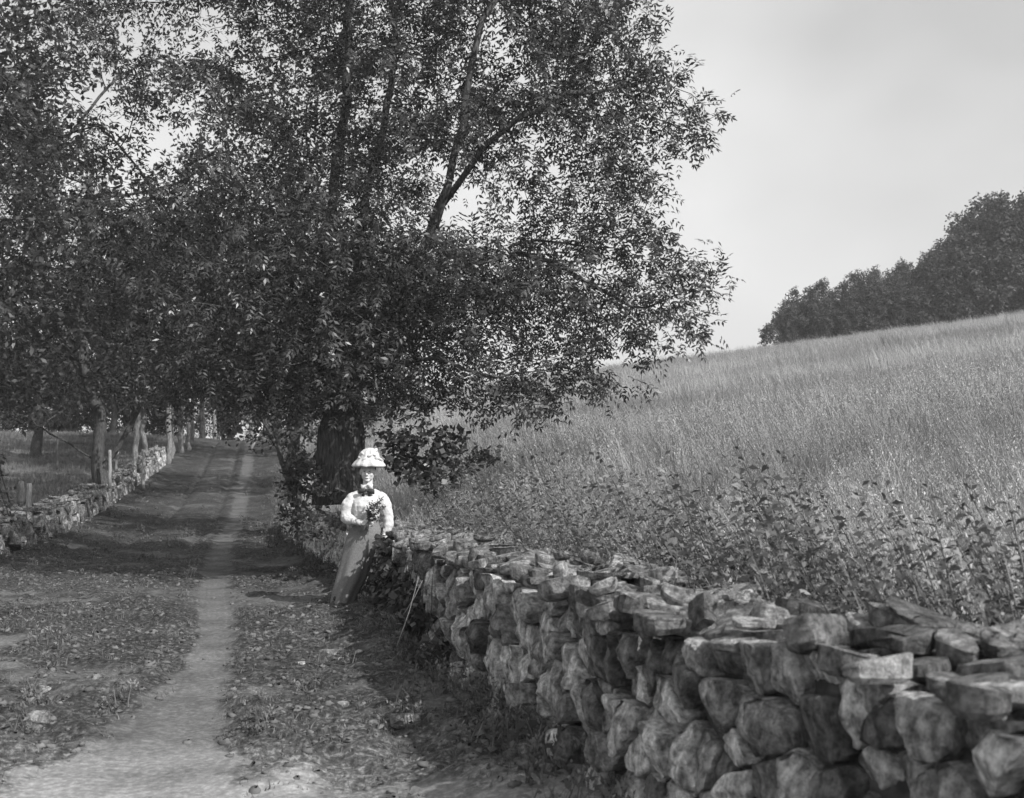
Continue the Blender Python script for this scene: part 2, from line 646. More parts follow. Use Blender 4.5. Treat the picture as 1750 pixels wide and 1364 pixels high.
def resample(P2, mcount):
    Q = np.vstack([P2, P2[:1]])
    s = np.concatenate([[0], np.cumsum(np.linalg.norm(np.diff(Q, axis=0), axis=1))])
    t = np.linspace(0, s[-1], mcount, endpoint=False)
    return np.stack([np.interp(t, s, Q[:, 0]), np.interp(t, s, Q[:, 1])], 1)


def stone_geo(P2, T, bulge, mc, seed, amp, fine=False, layered=0.0):
    """closed boulder/slab: outline P2 in local x,z ; outward = local -y"""
    P2 = resample(P2, mc)
    size = math.sqrt(abs(np.ptp(P2[:, 0]) * np.ptp(P2[:, 1]))) + 1e-6
    P2 = P2 + np.array([[mnoise.noise(Vector((q[0] / size * 2.6, q[1] / size * 2.6, seed))), mnoise.noise(Vector((q[0] / size * 2.6, q[1] / size * 2.6, seed + 9)))] for q in P2]) * size * .06
    if fine:
        prof = [(.74, -T), (.95, -T * .6), (1.0, -T * .12), (1.0, .35 * bulge), (.985, .72 * bulge), (.925, .97 * bulge), (.78, 1.0 * bulge), (.6, 1.0 * bulge), (.4, 1.0 * bulge), (.19, 1.0 * bulge)]
    else:
        prof = [(.74, -T), (.95, -T * .6), (1.0, -T * .12), (.99, .4 * bulge), (.90, .9 * bulge), (.5, 1.0 * bulge)]
    V = []
    f1, f2 = 1.6 / size, 4.2 / size
    tx, ty = rnd.uniform(-.5, .5), rnd.uniform(-.45, .45)
    cc = P2.mean(0)
    facets = [(rnd.uniform(0, 6.28), rnd.uniform(1.2, 4.0), rnd.uniform(.08, .30)) for _ in range(6)]
    so = Vector((seed * 3.1, seed * 1.7, seed * .9))

    def nd(x, y, z, k):
        v = Vector((x, y, z))
        a1 = mnoise.noise(v * f1 + so)
        a2 = mnoise.noise(v * f2 + so)
        cell = mnoise.cell_vector(v * (2.2 / size) + so) if fine else None
        a = a1 * .38 + a2 * .40 + (mnoise.noise(v * (9.5 / size) + so) * .22 if fine else 0)
        if cell is not None:
            a += (cell.x - .5) * .30
        return a * k

    for sc_, dep in prof:
        sc_ = sc_ * (1 + layered * rnd.uniform(-1, 1))
        for p in P2:
            x, z = cc + (p - cc) * sc_
            front = dep > 0
            dd = dep + (tx * (p[0] - cc[0]) + ty * (p[1] - cc[1])) * sc_ * (.6 if front else 0)
            if dep > .5 * bulge and layered == 0.0:
                qx, qz = (x - cc[0]) / size, (z - cc[1]) / size
                cut = max([0.0] + [fs * (qx * math.cos(fa) + qz * math.sin(fa) - fo) for fa, fs, fo in facets])
                dd -= min(cut, 1.1) * min(bulge, size * .3)
            k = amp * size
            e = nd(x, dd, z, k)
            rx = nd(z + 5, dd * 2.5, x, k * .7)
            x2 = x + (x - cc[0]) / size * rx * 1.5
            z2 = z + (z - cc[1]) / size * rx * 1.5
            V.append((x2, -(dd + (e if front else e * .3)), z2))
    nr = len(prof)
    Fc = []
    for r in range(nr - 1):
        for k in range(mc):
            k2 = (k + 1) % mc
            Fc.append((r * mc + k, r * mc + k2, (r + 1) * mc + k2, (r + 1) * mc + k))
    ci = len(V)
    top = np.mean(V[(nr - 1) * mc:], 0)
    V.append(tuple(top))
    V.append((cc[0], T, cc[1]))
    for k in range(mc):
        k2 = (k + 1) % mc
        Fc.append(((nr - 1) * mc + k, (nr - 1) * mc + k2, ci))
        Fc.append((k2, k, ci + 1))
    return V, Fc


class Line:
    """a wall face as an arc-length parametrised ground curve; n points to the lane"""

    def __init__(s, fn, y0, y1, side):
        y = np.linspace(y0, y1, 900)
        x = fn(y)
        s.y, s.x = y, x
        s.s = np.concatenate([[0], np.cumsum(np.hypot(np.diff(x), np.diff(y)))])
        s.len = s.s[-1]
        s.side = side

    def at(s, q):
        x, y = np.interp(q, s.s, s.x), np.interp(q, s.s, s.y)
        x2, y2 = np.interp(q + .2, s.s, s.x), np.interp(q + .2, s.s, s.y)
        x1, y1 = np.interp(q - .2, s.s, s.x), np.interp(q - .2, s.s, s.y)
        t = Vector((x2 - x1, y2 - y1, 0)).normalized()
        nrm = Vector((-t.y, t.x, 0)) * s.side      # +1: lane lies to the left of travel
        return Vector((x, y, 0)), t, nrm


def build_wall(line, name, label, hfun, cell, thick, n_ind, n_cap_ind, seed, mat_s, mat_c, y_fine, gap=.011, capstep=.2, lean=.16, tilt=.25):
    r = random.Random(seed)
    p0, _, _ = line.at(line.len * .5)
    root = thing(name, (p0.x, p0.y, float(zlane(p0.y))), label, 'wall')
    R0 = root.location.copy()

    # --- face stones: irregular cells, size grows and shrinks along the wall
    for face in (0, 1):
        seeds = []
        q = 0.0
        H = max(hfun(line.at(line.len * k / 20)[0].y) for k in range(21)) + .05
        row = 0
        while q < line.len:
            yq = line.at(q)[0].y
            cw = cell[0] * (1.0 if face == 0 else 1.6)
            ch = cell[1] * (1.0 if face == 0 else 1.5)
            wd = cw * r.choice((.55, .8, 1.0, 1.3, 1.75)) * r.uniform(.85, 1.15)
            hh = -r.uniform(0, ch * .6)
            while hh < H:
                st = ch * r.choice((.4, .8, 1.2, 1.6, 2.1)) * r.uniform(.85, 1.15)
                hh += st * .5
                seeds.append((q + r.uniform(-.38, .38) * wd + (hh - H * .5) * tilt, hh + r.uniform(-.1, .1) * ch))
                hh += st * .5
            q += wd
            row += 1
        cells = voronoi(seeds, (-.5, line.len + .5, -.12, H), cell[1] * 3)
        items = []
        for (sx, sy), poly in zip(seeds, cells):
            if len(poly) < 3:
                continue
            yq = line.at(min(max(sx, 0), line.len))[0].y
            ht = hfun(yq)
            poly = clip_half(poly, 0, 1, ht - .01 + .03 * math.sin(sx * 3.1))
            if len(poly) < 3:
                continue
            A = np.array(poly)
            if np.ptp(A[:, 0]) < .05 or np.ptp(A[:, 1]) < .04:
                continue
            items.append((sx, sy, poly, yq))
        # nearest first
        items.sort(key=lambda t: t[3])
        joined = G()
        made = 0
        for i, (sx, sy, poly, yq) in enumerate(items):
            if r.random() < .06:
                continue
            p2, c = round_poly(poly, gap * r.uniform(.4, 1.7), 1, .07)
            c = np.mean(p2, 0)
            loc2 = p2 - c
            # small random turn so joints are not parallel
            an = r.uniform(-.06, .06)
            ca, sa = math.cos(an), math.sin(an)
            loc2 = loc2 @ np.array([[ca, sa], [-sa, ca]])
            small = yq > y_fine or face == 1
            mc = 10 if small else 28
            sz = math.sqrt(abs(np.ptp(loc2[:, 0]) * np.ptp(loc2[:, 1])))
            base, t, nrm = line.at(min(max(c[0], 0), line.len))
            bl = min(.07, max(.015, sz * r.uniform(.10, .26)))
            Vv, Fc = stone_geo(loc2, .16, bl, mc, seed + i * .37 + face * 50, .16 if not small else .12, not small)
            h = c[1]
            off = -lean * h * .6 + r.uniform(-.075, .05) - .035
            if face == 1:
                nrm2 = -nrm
                org = base - nrm * thick + nrm2 * (off)
                tt = -t
            else:
                nrm2 = nrm
                org = base + nrm2 * off
                tt = t
            org = org.copy()
            org.z = float(zlane(base.y)) + h
            # local x -> along wall, local -y -> outwards, z up
            xa = tt if nrm2.cross(Vector((0, 0, 1))).dot(tt) < 0 else tt
            ya = -nrm2
            xa = ya.cross(Vector((0, 0, 1)))
            if xa.dot(t) < 0 and face == 0:
                pass
            sgn = 1 if xa.dot(t) > 0 else -1
            if sgn < 0:
                Vv = [(-a, b_, c_) for a, b_, c_ in Vv]
                Fc = [tuple(reversed(f)) for f in Fc]
            m3 = Matrix((xa, ya, Vector((0, 0, 1)))).transposed()
            if made < n_ind and face == 0:
                me = mesh_from('stone', Vv, Fc, mat_s, True)
                me.set_sharp_from_angle(angle=.45)
                o = link('stone', me, root)
                o.matrix_local = Matrix.Translation(org - R0) @ m3.to_4x4()
                made += 1
            else:
                joined.add([m3 @ Vector(v) + org - R0 for v in Vv], Fc)
        if joined.V:
            link('far_stones' if face == 0 else 'back_stones', joined.mesh('far_stones', mat_s), root, kind='stuff')

    # --- dark rubble fill behind the faces
    g = G()
    nseg = int(line.len / .5)
    prof = [(.10, -.15), (.17, .5), (.22, .93), (.35, 1.0), (.65, 1.0), (.78, .93), (.83, .5), (.9, -.15)]
    rows = []
    for k in range(nseg + 1):
        base, t, nrm = line.at(line.len * k / nseg)
        ht = hfun(base.y)
        rows.append([base - nrm * (thick * a) + Vector((0, 0, float(zlane(base.y)) + b_ * (ht - .03))) - R0 for a, b_ in prof])
    V = [v for rr in rows for v in rr]
    kpr = len(prof)
    Fc = [(i * kpr + j, (i + 1) * kpr + j, (i + 1) * kpr + j + 1, i * kpr + j + 1) for i in range(nseg) for j in range(kpr - 1)]
    Fc += [tuple(range(kpr)), tuple(reversed(range(nseg * kpr, nseg * kpr + kpr)))]
    g.add(V, Fc)
    link('rubble_fill', g.mesh('rubble_fill', M['core'], False), root)

    # --- cap stones: flat slabs lying every way on top
    caps = []
    q = .05
    while q < line.len:
        yq = line.at(q)[0].y
        for layer, (n_, tl, zz) in enumerate(((4, .09, .0), (3, .2, .045), (2, .38, .09))):
            for k in range(n_):
                if layer and r.random() > (.7 if layer == 1 else .38):
                    continue
                across = (k + .5) / n_ * thick + r.uniform(-.08, .08)
                if layer == 0 and k == 0:
                    across = r.uniform(.17, .27)
                caps.append((q + r.uniform(-.12, .12), across, layer, tl, zz, yq))
        q += capstep * r.uniform(.8, 1.3)
    caps.sort(key=lambda t: t[5])
    joined = G()
    for i, (q, across, layer, tl, zz, yq) in enumerate(caps):
        a = r.uniform(.10, .27) * (1 if layer < 2 else .65) * (.75 if across < .28 else 1)
        b_ = a * r.uniform(.5, .9)
        th = r.uniform(.022, .07) if layer < 2 else r.uniform(.02, .09)
        nn = r.choice((5, 6, 7))
        rot = r.uniform(0, 6.28)
        poly = []
        for k in range(nn):
            an = 2 * math.pi * (k + r.uniform(-.28, .28)) / nn
            rr = r.uniform(.65, 1.15)
            poly.append((a * rr * math.cos(an), b_ * rr * math.sin(an)))
        p2, c = round_poly(poly, 0, 1, .12)
        near = yq < y_fine
        Vv, Fc = stone_geo(p2 - c, th, th * .45, 26 if near else 9, seed + 900 + i * .41, .032 if near else .03, near, .04)
        base, t, nrm = line.at(min(max(q, 0), line.len))
        ht = hfun(base.y)
        org = base - nrm * across + Vector((0, 0, float(zlane(base.y)) + ht + zz + r.uniform(-.015, .025)))
        # slab plane: outward (-y local) becomes up
        m3 = Euler((-math.pi / 2 + r.gauss(0, tl * .6), r.gauss(0, tl * .6), 0)).to_matrix()
        m3 = Matrix.Rotation(math.atan2(t.y, t.x) + rot, 3, 'Z') @ m3
        if i < n_cap_ind:
            me = mesh_from('capstone', Vv, Fc, mat_c, True)
            me.set_sharp_from_angle(angle=.45)
            o = link('capstone', me, root)
            o.matrix_local = Matrix.Translation(org - R0) @ m3.to_4x4()
        else:
            joined.add([m3 @ Vector(v) + org - R0 for v in Vv], Fc)
    if joined.V:
        link('far_capstones', joined.mesh('far_capstones', mat_c), root, kind='stuff')
    return root


def hR(y):
    return float(np.interp(y, [0, 8, 13, 20, 30], [.93, .88, .78, .72, .7])) + .02 * math.sin(y * 2.1)


def hL(y):
    return float(np.interp(y, [0, 20, 30, 40, 60], [.70, .72, .75, .9, 1.0])) + .08 * math.sin(y * .9) + .04 * math.sin(y * 2.3)


lineR = Line(wallR, 1.3, 30, 1)
lineL = Line(wallL, 15, 62, -1)
wall_r = build_wall(lineR, 'dry_stone_wall', 'long grey dry stone wall running from the lower right corner along the field to the big tree',
                    hR, (.112, .225), WALL_T, 300, 300, 12, M['stone'], M['cap'], 11.0, gap=.008, tilt=.25)
wall_l = build_wall(lineL, 'dry_stone_wall', 'sunlit low wall of upright slabs along the far left side of the lane',
                    hL, (.30, .55), .7, 230, 150, 23, M['stone_left'], M['stone_left'], 10.0, gap=.022, capstep=.42, lean=.1, tilt=-.25)


# ------------------------------------------------------------------ trees
def grow(att, start_nodes, start_par, step, infl, kill, iters=160):
    """space colonisation: returns nodes (n,3), parent (n)"""
    N = list(map(np.asarray, start_nodes))
    par = list(start_par)
    A = att.copy()
    nodes = np.array(N)
    d2 = ((A[:, None, :] - nodes[None, :, :]) ** 2).sum(-1)
    near = d2.argmin(1)
    nd = d2.min(1)
    for it in range(iters):
        if len(A) == 0:
            break
        act = nd < infl * infl
        if not act.any():
            infl *= 1.4
            if infl > 12:
                break
            continue
        ids = near[act]
        v = A[act] - nodes[ids]
        v /= np.linalg.norm(v, axis=1, keepdims=True) + 1e-9
        u, inv = np.unique(ids, return_inverse=True)
        S = np.zeros((len(u), 3))
        np.add.at(S, inv, v)
        S += rng.normal(0, .12, S.shape)
        S /= np.linalg.norm(S, axis=1, keepdims=True) + 1e-9
        new = nodes[u] + S * step
        base = len(nodes)
        nodes = np.vstack([nodes, new])
        par += list(u)
        dn = ((A[:, None, :] - new[None, :, :]) ** 2).sum(-1)
        bi = dn.argmin(1)
        bv = dn[np.arange(len(A)), bi]
        better = bv < nd
        near = np.where(better, bi + base, near)
        nd = np.where(better, bv, nd)
        keep = nd > kill * kill
        A, near, nd = A[keep], near[keep], nd[keep]
    return nodes, np.array(par)


def skeleton_mesh(name, nodes, par, tip, power, mat, rmax=None, flare=0.0, minr=0.0, rough=.08):
    n = len(nodes)
    kids = [[] for _ in range(n)]
    for i in range(1, n):
        kids[par[i]].append(i)
    a = np.zeros(n)
    for i in range(n - 1, -1, -1):
        if not kids[i]:
            a[i] = tip ** power
        else:
            a[i] = sum(a[k] for k in kids[i])
    r = a ** (1 / power)
    if rmax:
        r = r * np.minimum(1, 1) * (rmax / r[0]) ** np.clip((r / r[0]) ** 1.1, 0, 1)
    g = G()
    done = [(0, None)]
    while done:
        st, pr = done.pop()
        chain = [st]
        while kids[chain[-1]]:
            ks = sorted(kids[chain[-1]], key=lambda k: -r[k])
            for k in ks[1:]:
                done.append((k, chain[-1]))
            chain.append(ks[0])
        pts, rad = [], []
        if pr is not None:
            pts.append(nodes[pr])
            rad.append(min(r[pr] * .7, r[chain[0]] * 1.25))
        for k in chain:
            pts.append(nodes[k])
            rad.append(r[k])
        if len(pts) < 2:
            continue
        if rad[0] < minr:
            continue
        if pr is None and flare:
            rad = [x * (1 + flare * math.exp(-i * .9)) for i, x in enumerate(rad)]
        mr = max(rad)
        g.tube(pts, rad, 20 if mr > .2 else (8 if mr > .05 else 4), True, rough if mr > .06 else 0)
    return g.mesh(name, mat, True), r, kids


def compound_templates(nt_, nl, L_, lw, seed):
    """pinnate leaves: nt_ templates, each (nl*4,3) verts"""
    r = np.random.default_rng(seed)
    T = []
    for k in range(nt_):
        V = []
        for j in range(nl):
            last = j == nl - 1
            side = 0 if last else (1 if j % 2 else -1)
            s = (.25 + .75 * (j // 2) / max(1, nl // 2 - 1)) if not last else 1.0
            s = min(s, 1.0)
            ln = lw[0] * r.uniform(.8, 1.2)
            wd = lw[1] * r.uniform(.8, 1.2)
            o = np.array([0, s * L_, -.12 * L_ * s * s])
            if last:
                d = np.array([0, 1, -.35])
            else:
                d = np.array([side * .85, .55, -.25 + r.uniform(-.3, .2)])
            d = d / np.linalg.norm(d)
            up = np.array([r.uniform(-.45, .45), r.uniform(-.4, .4), 1])
            sd = np.cross(d, up)
            sd /= np.linalg.norm(sd)
            V += [o, o + d * ln * .45 + sd * wd, o + d * ln + np.array([0, 0, -.15 * ln]), o + d * ln * .45 - sd * wd]
        T.append(np.array(V))
    return np.array(T)


def simple_templates(nt_, nl, L_, lw, seed):
    """a twig tip with nl alternately set single leaves in a loose rosette"""
    r = np.random.default_rng(seed)
    T = []
    for k in range(nt_):
        V = []
        for j in range(nl):
            o = np.array([0, L_ * j / nl, 0]) + r.normal(0, .1 * L_, 3)
            d = r.normal(0, 1, 3) * np.array([1, .8, .6]) + np.array([0, .6, -.2])
            d /= np.linalg.norm(d)
            ln, wd = lw[0] * r.uniform(.7, 1.25), lw[1] * r.uniform(.75, 1.2)
            up = r.normal(0, .6, 3) + np.array([0, 0, 1])
            sd = np.cross(d, up)
            sd /= np.linalg.norm(sd) + 1e-9
            V += [o, o + d * ln * .5 + sd * wd, o + d * ln, o + d * ln * .5 - sd * wd]
        T.append(np.array(V))
    return np.array(T)


def scatter_leaves(name, pos, dirs, T, mat, seed, smin=.75, smax=1.2, droop=.25):
    """pos (n,3); dirs (n,3) outward"""
    r = np.random.default_rng(seed)
    n = len(pos)
    d = dirs + r.normal(0, .45, (n, 3))
    d[:, 2] -= droop
    d /= np.linalg.norm(d, axis=1, keepdims=True) + 1e-9
    up = np.tile(np.array([0, 0, 1.0]), (n, 1)) + r.normal(0, .35, (n, 3))
    sx = np.cross(d, up)
    sx /= np.linalg.norm(sx, axis=1, keepdims=True) + 1e-9
    uz = np.cross(sx, d)
    k = r.integers(0, len(T), n)
    s = r.uniform(smin, smax, n)
    tv = T[k] * s[:, None, None]
    V = pos[:, None, :] + tv[:, :, 0:1] * sx[:, None, :] + tv[:, :, 1:2] * d[:, None, :] + tv[:, :, 2:3] * uz[:, None, :]
    m4 = T.shape[1]
    V = V.reshape(-1, 3)
    nq = len(V) // 4
    Fq = np.arange(nq * 4).reshape(nq, 4)
    tone = np.repeat(np.clip(r.beta(1.6, 2.4, nq) * .8 + np.repeat(r.uniform(-.1, .25, n), m4 // 4), 0, 1), 4)
    return mesh_from(name, V, Fq, mat, False, {'tone': tone})


def blob_points(blobs, spacing, seed, clump=.0, cf=.6, gaps=(), zf=1.0):
    """random points inside a union of ellipsoids (x,y,z,rx,ry,rz)"""
    r = np.random.default_rng(seed)
    out = []
    for (x, y, z, rx, ry, rz) in blobs:
        n = int(4.19 * rx * ry * rz / spacing ** 3) + 1
        p = r.normal(0, 1, (n, 3))
        p /= np.linalg.norm(p, axis=1, keepdims=True)
        p *= r.uniform(0, 1, (n, 1)) ** (1 / 2.6)
        out.append(np.array([x, y, z]) + p * np.array([rx, ry, rz]))
    A = np.vstack(out)
    if clump:
        nn = np.array([mnoise.noise(Vector((p[0] * cf, p[1] * cf, p[2] * cf * zf)) + Vector((seed, 0, 0))) for p in A])
        A = A[nn > clump]
    for (gx, gy, gz, gr) in gaps:
        # real hollows in the crown, ellipsoids long in y
        q = (A - np.array([gx, gy, gz])) / np.array([gr, gr * 5, gr])
        A = A[(q ** 2).sum(1) > 1]
    return A


def chain_nodes(polys):
    """polys: list of point lists; each after the first starts at nearest existing node"""
    N, par = [], []
    for poly in polys:
        poly = [np.array(p, float) for p in poly]
        if N:
            d = [np.linalg.norm(np.array(q) - poly[0]) for q in N]
            cur = int(np.argmin(d))
            last = np.array(N[cur])
            seq = poly[1:]
        else:
            N.append(poly[0])
            par.append(-1)
            cur = 0
            last = poly[0]
            seq = poly[1:]
        for p in seq:
            L_ = np.linalg.norm(p - last)
            k = max(1, int(round(L_ / .4)))
            for j in range(1, k + 1):
                q = last + (p - last) * j / k + (rng.normal(0, .035, 3) if j < k else 0)
                N.append(q)
                par.append(cur)
                cur = len(N) - 1
            last = p
    return N, par


def leaf_sites(nodes, par, kids, r, rmax_leaf, per, seed, jit=.12):
    rr = np.random.default_rng(seed)
    pos, dr = [], []
    for i in range(1, len(nodes)):
        if r[i] > rmax_leaf:
            continue
        p, q = nodes[i], nodes[par[i]]
        d = p - q
        d = d / (np.linalg.norm(d) + 1e-9)
        k = per if kids[i] else int(per * 1.6)
        k = int(k) + (1 if rr.random() < (k - int(k)) else 0)
        for _ in range(k):
            t = rr.random()
            a = rr.normal(0, 1, 3)
            a /= np.linalg.norm(a)
            pos.append(q + (p - q) * t + rr.normal(0, jit, 3))
            dr.append(d * .6 + a * .9)
    return np.array(pos), np.array(dr)


# ---- the big ash by the wall (D = 17 m away)
D1 = 17.0


def b17(px, py, rp, dy=0, ry=None, k=1.0):
    p = P(px, py, D1)
    rr = rp / F * D1
    return (p.x, p.y + dy, p.z, rr, ry if ry else rr, rr * k)


def p17(px, py, dy=0):
    p = P(px, py, D1)
    return (p.x, p.y + dy, p.z)


big_blobs = [
    b17(760, 300, 300, .6, 3.2), b17(620, 500, 230, .5, 3.4, .8), b17(860, 520, 190, -.4, 2.4, .75), b17(960, 180, 185, 0, 2.6),
    b17(430, 330, 260, .5, 3.2), b17(400, 560, 180, 0, 2.8, .8), b17(700, 40, 260, .5, 3.5), b17(1010, 20, 130, .5, 2),
    b17(1120, 195, 100, -.2, 1.1, .9), b17(1195, 180, 48, -.3, .7, .8), b17(1190, 235, 45, -.2, .6), b17(1040, 330, 120, 0, 1.7),
    b17(1120, 470, 105, 0, 1.4, .8), b17(1190, 480, 55, .2, .9), b17(1150, 560, 85, .1, 1.1, .62), b17(1200, 565, 40, .1, .6, .6), b17(1010, 560, 110, 0, 1.6, .7),
    b17(1045, 670, 50, 0, .7, .65), b17(960, 640, 80, -.5, 1.2, .7), b17(890, 690, 75, -1, 1.1, .6), b17(790, 660, 120, -.8, 1.7, .6),
    b17(690, 640, 110, -.5, 1.8, .6), b17(480, 660, 110, 0, 2.2, .55), b17(280, 640, 110, .5, 2, .5),
    b17(590, 610, 100, -2.3, 1.1, .8), b17(650, 690, 55, -1.6, .8, .7), b17(520, 670, 75, -1.7, .9, .7), b17(580, 690, 40, -1.5, .5, .6),
    b17(560, -250, 330, 1, 3.4, .9), b17(330, 60, 200, .5, 2.6), b17(900, -200, 200, .5, 2.4), b17(200, 420, 150, .8, 2, .9), b17(160, 90, 150, 1, 1.8), b17(40, 190, 110, 1.4, 1.6),
]
big_gaps = [p17(1000, 310) + (.38,), p17(950, 300) + (.25,), p17(815, 345) + (.28,), p17(540, 235) + (.32,), p17(490, 210) + (.3,), p17(400, 215) + (.3,),
            p17(930, 605) + (.3,), p17(1060, 620) + (.35,), p17(590, 190) + (.22,), p17(470, 60) + (.3,), p17(1040, 120) + (.3,), p17(830, 560) + (.2,),
            p17(325, 188) + (.5,), p17(225, 240) + (.85,), p17(115, 150) + (.55,), p17(270, 110) + (.35,), p17(250, 330) + (.3,), p17(110, 250) + (.4,), p17(400, 90) + (.3,)]
att = blob_points(big_blobs, .37, 3, .035, .66, big_gaps, 1.9)
att = att[rng.random(len(att)) < np.where(att[:, 2] > 5.2, .74, 1.0)]
low = blob_points(big_blobs[0:6] + big_blobs[16:31], .37, 19, -.12, .8, big_gaps, 1.9)
att = np.vstack([att, low[low[:, 2] < 5.0]])
att = np.vstack([att, blob_points(big_blobs[7:18], .29, 9, -.2, 1.1, big_gaps, 2.0)])
limbs = [
    [p17(582, 862), p17(580, 800), p17(583, 740), p17(592, 680), p17(605, 620)],
    [p17(583, 730), p17(556, 620, .3), p17(548, 500, .5), p17(556, 350, .6), p17(575, 200, .6), p17(590, 60, .5), p17(605, -120, .5), p17(600, -300, .6)],
    [p17(605, 620), p17(600, 480, .4), p17(612, 330, .8), p17(640, 180, 1.2), p17(660, 0, 1.4), p17(640, -180, 1.4)],
    [p17(605, 620), p17(670, 540, -.4), p17(740, 420, -.6), p17(770, 340, -.7), p17(795, 240, -.7), p17(812, 120, -.6), p17(860, -30, -.4)],
    [p17(770, 340), p17(830, 280, -.9), p17(890, 235, -1), p17(960, 190, -.8), p17(1050, 170, -.5)],
    [p17(670, 540), p17(760, 490, .1), p17(830, 440, .2), p17(890, 428, .2), p17(950, 445, .2), p17(1005, 480, .2), p17(1080, 520, .2)],
    [p17(830, 440), p17(880, 400, .7), p17(960, 390, 1), p17(1060, 400, 1)],
    [p17(583, 720), p17(520, 590, .8), p17(460, 500, 1.5), p17(380, 420, 1.8), p17(300, 370, 1.8)],
    [p17(520, 590), p17(430, 590, .8), p17(330, 600, 1.3)],
    [p17(590, 690), p17(660, 640, -.9), p17(760, 630, -1.4), p17(850, 660, -1.3)],
    [p17(583, 740), p17(540, 620, 1.6), p17(500, 480, 2.6), p17(450, 300, 3)],
    [p17(612, 640), p17(690, 560, 1.4), p17(780, 480, 2.6)],
]
N0, par0 = chain_nodes(limbs)
nodes, par = grow(att, N0, par0, .24, 2.2, .27)
tree = thing('ash_tree', p17(582, 862), 'huge leafy tree with thick furrowed trunk behind the woman, branches over lane and field', 'tree')
TL = np.array(tree.location)
me, rr_, kids = skeleton_mesh('trunk', nodes - TL, par, .0036, 2.05, M['bark'], .33, .3, 0, .14)
link('trunk', me, tree)
pos, dr = leaf_sites(nodes - TL, par, kids, rr_, .022, 5.6, 5, .14)
print('BIG nodes', len(nodes), 'leaves', len(pos))
CT = compound_templates(8, 7, .20, (.088, .0165), 4)
me = scatter_leaves('crown', pos, dr, CT, M['leaf'], 6, .7, 1.15, .35)
link('crown', me, tree, kind='stuff')


def make_tree_proto(kind, seed):
    """returns (trunk mesh, crown mesh) rooted at origin"""
    r = random.Random(seed)
    if kind == 'spreading':       # low forking roadside tree, 17 m
        blobs = [(-1, 0, 9, 6, 5, 5), (3, 0, 7.5, 4, 4, 3.2), (-4.5, 0, 6.2, 3.2, 3.5, 2.8), (-4, 0, 13.5, 3.2, 3, 3.2), (0, 0, 14.5, 4.4, 4, 4), (4, 1, 11.5, 3, 3, 3), (-3, -1.5, 4.4, 2.6, 2.6, 1.3), (2.6, -1, 4.3, 2.5, 2.5, 1.1)]
        limbs = [[(0, 0, -.2), (-.15, 0, .8), (-.35, 0, 1.6)], [(-.35, 0, 1.6), (-1.3, 0, 2.3), (-2.4, .2, 2.9), (-3.4, .2, 3.3)],
                 [(-.35, 0, 1.6), (-.2, 0, 3), (-.8, 0, 5), (-1, 0, 8), (-.5, 0, 12)], [(-.3, 0, 1.3), (.6, .1, 2.6), (1.6, 0, 4.5), (2.6, 0, 7)],
                 [(-.5, 0, 4), (-2.5, 1, 7), (-4, 1, 9)]]
        sp, cl, per, tmpl, rmx = .8, .02, 2.8, simple_templates(6, 7, .5, (.2, .045), seed), .28
        leafr = .035
    elif kind == 'avenue':        # straight bare bole with a high crown, 13 m
        blobs = [(0, 0, 8.5, 3.2, 3.2, 4), (.4, 0, 5.6, 2.6, 2.6, 1.7), (0, 0, 12, 2, 2, 2)]
        limbs = [[(0, 0, -.2), (.12, 0, 1.5), (0, .1, 3), (.1, 0, 5), (0, 0, 8), (0, 0, 11)], [(.05, 0, 3.6), (1.2, 0, 5.2)], [(.05, 0, 4), (-1.2, .2, 5.6)]]
        sp, cl, per, tmpl, rmx = .75, -.14, 3, simple_templates(6, 6, .5, (.26, .06), seed), .15
        leafr = .03
    elif kind == 'wood':          # woodland edge tree seen far off, 9 m, leafy to the ground
        blobs = [(0, 0, 5, 2.8, 2.8, 4.4), (r.uniform(-.8, .8), 0, 8.3, 1.5, 1.5, 2.2), (r.uniform(-1, 1), 0, 2.4, 2.7, 2.7, 2.3), (r.uniform(-2, 2), 0, 6.6, 1.3, 1.3, 1.4)]
        limbs = [[(0, 0, -.3), (0, 0, 3), (.1, 0, 6), (0, 0, 9)]]
        sp, cl, per, tmpl, rmx = .62, -.06, 4.5, simple_templates(6, 6, .5, (.26, .075), seed), .14
        leafr = .04
    elif kind == 'sapling':       # thin scraggy small tree
        blobs = [(0, 0, 1.6, .7, .7, 1.0), (.3, 0, 2.5, .4, .4, .5)]
        limbs = [[(0, 0, -.2), (.05, 0, 1.2), (0, 0, 2.4)]]
        sp, cl, per, tmpl, rmx = .32, 0, 2, simple_templates(4, 5, .3, (.2, .07), seed), .04
        leafr = .03
    gp = []
    if seed == 31:
        gp = [(1.0, 0, 13.2, 1.9), (-1.6, 0, 15.2, 1.5), (3.0, 0, 14.3, 1.2), (1.6, 0, 10.4, .8)]
    att = blob_points(blobs, sp, seed, cl, .42, gp)
    N0, p0 = chain_nodes(limbs)
    nodes, par = grow(att, N0, p0, .42 if kind != 'sapling' else .2, 3.5, .45 if kind != 'sapling' else .2)
    tm, rr_, kids = skeleton_mesh('trunk', nodes, par, .008, 2.1, M['bark'] if kind != 'avenue' else M['bark_pale'], rmx, .25, .012 if kind != 'wood' else .03)
    pos, dr = leaf_sites(nodes, par, kids, rr_, leafr, per, seed, .22 if kind != 'sapling' else .08)
    cm = scatter_leaves('crown', pos, dr, tmpl, M['leaf_left'] if kind != 'wood' else M['leaf_far'], seed, .7, 1.3, .2)
    print('TREE', kind, len(nodes), len(cm.polygons))
    return tm, cm


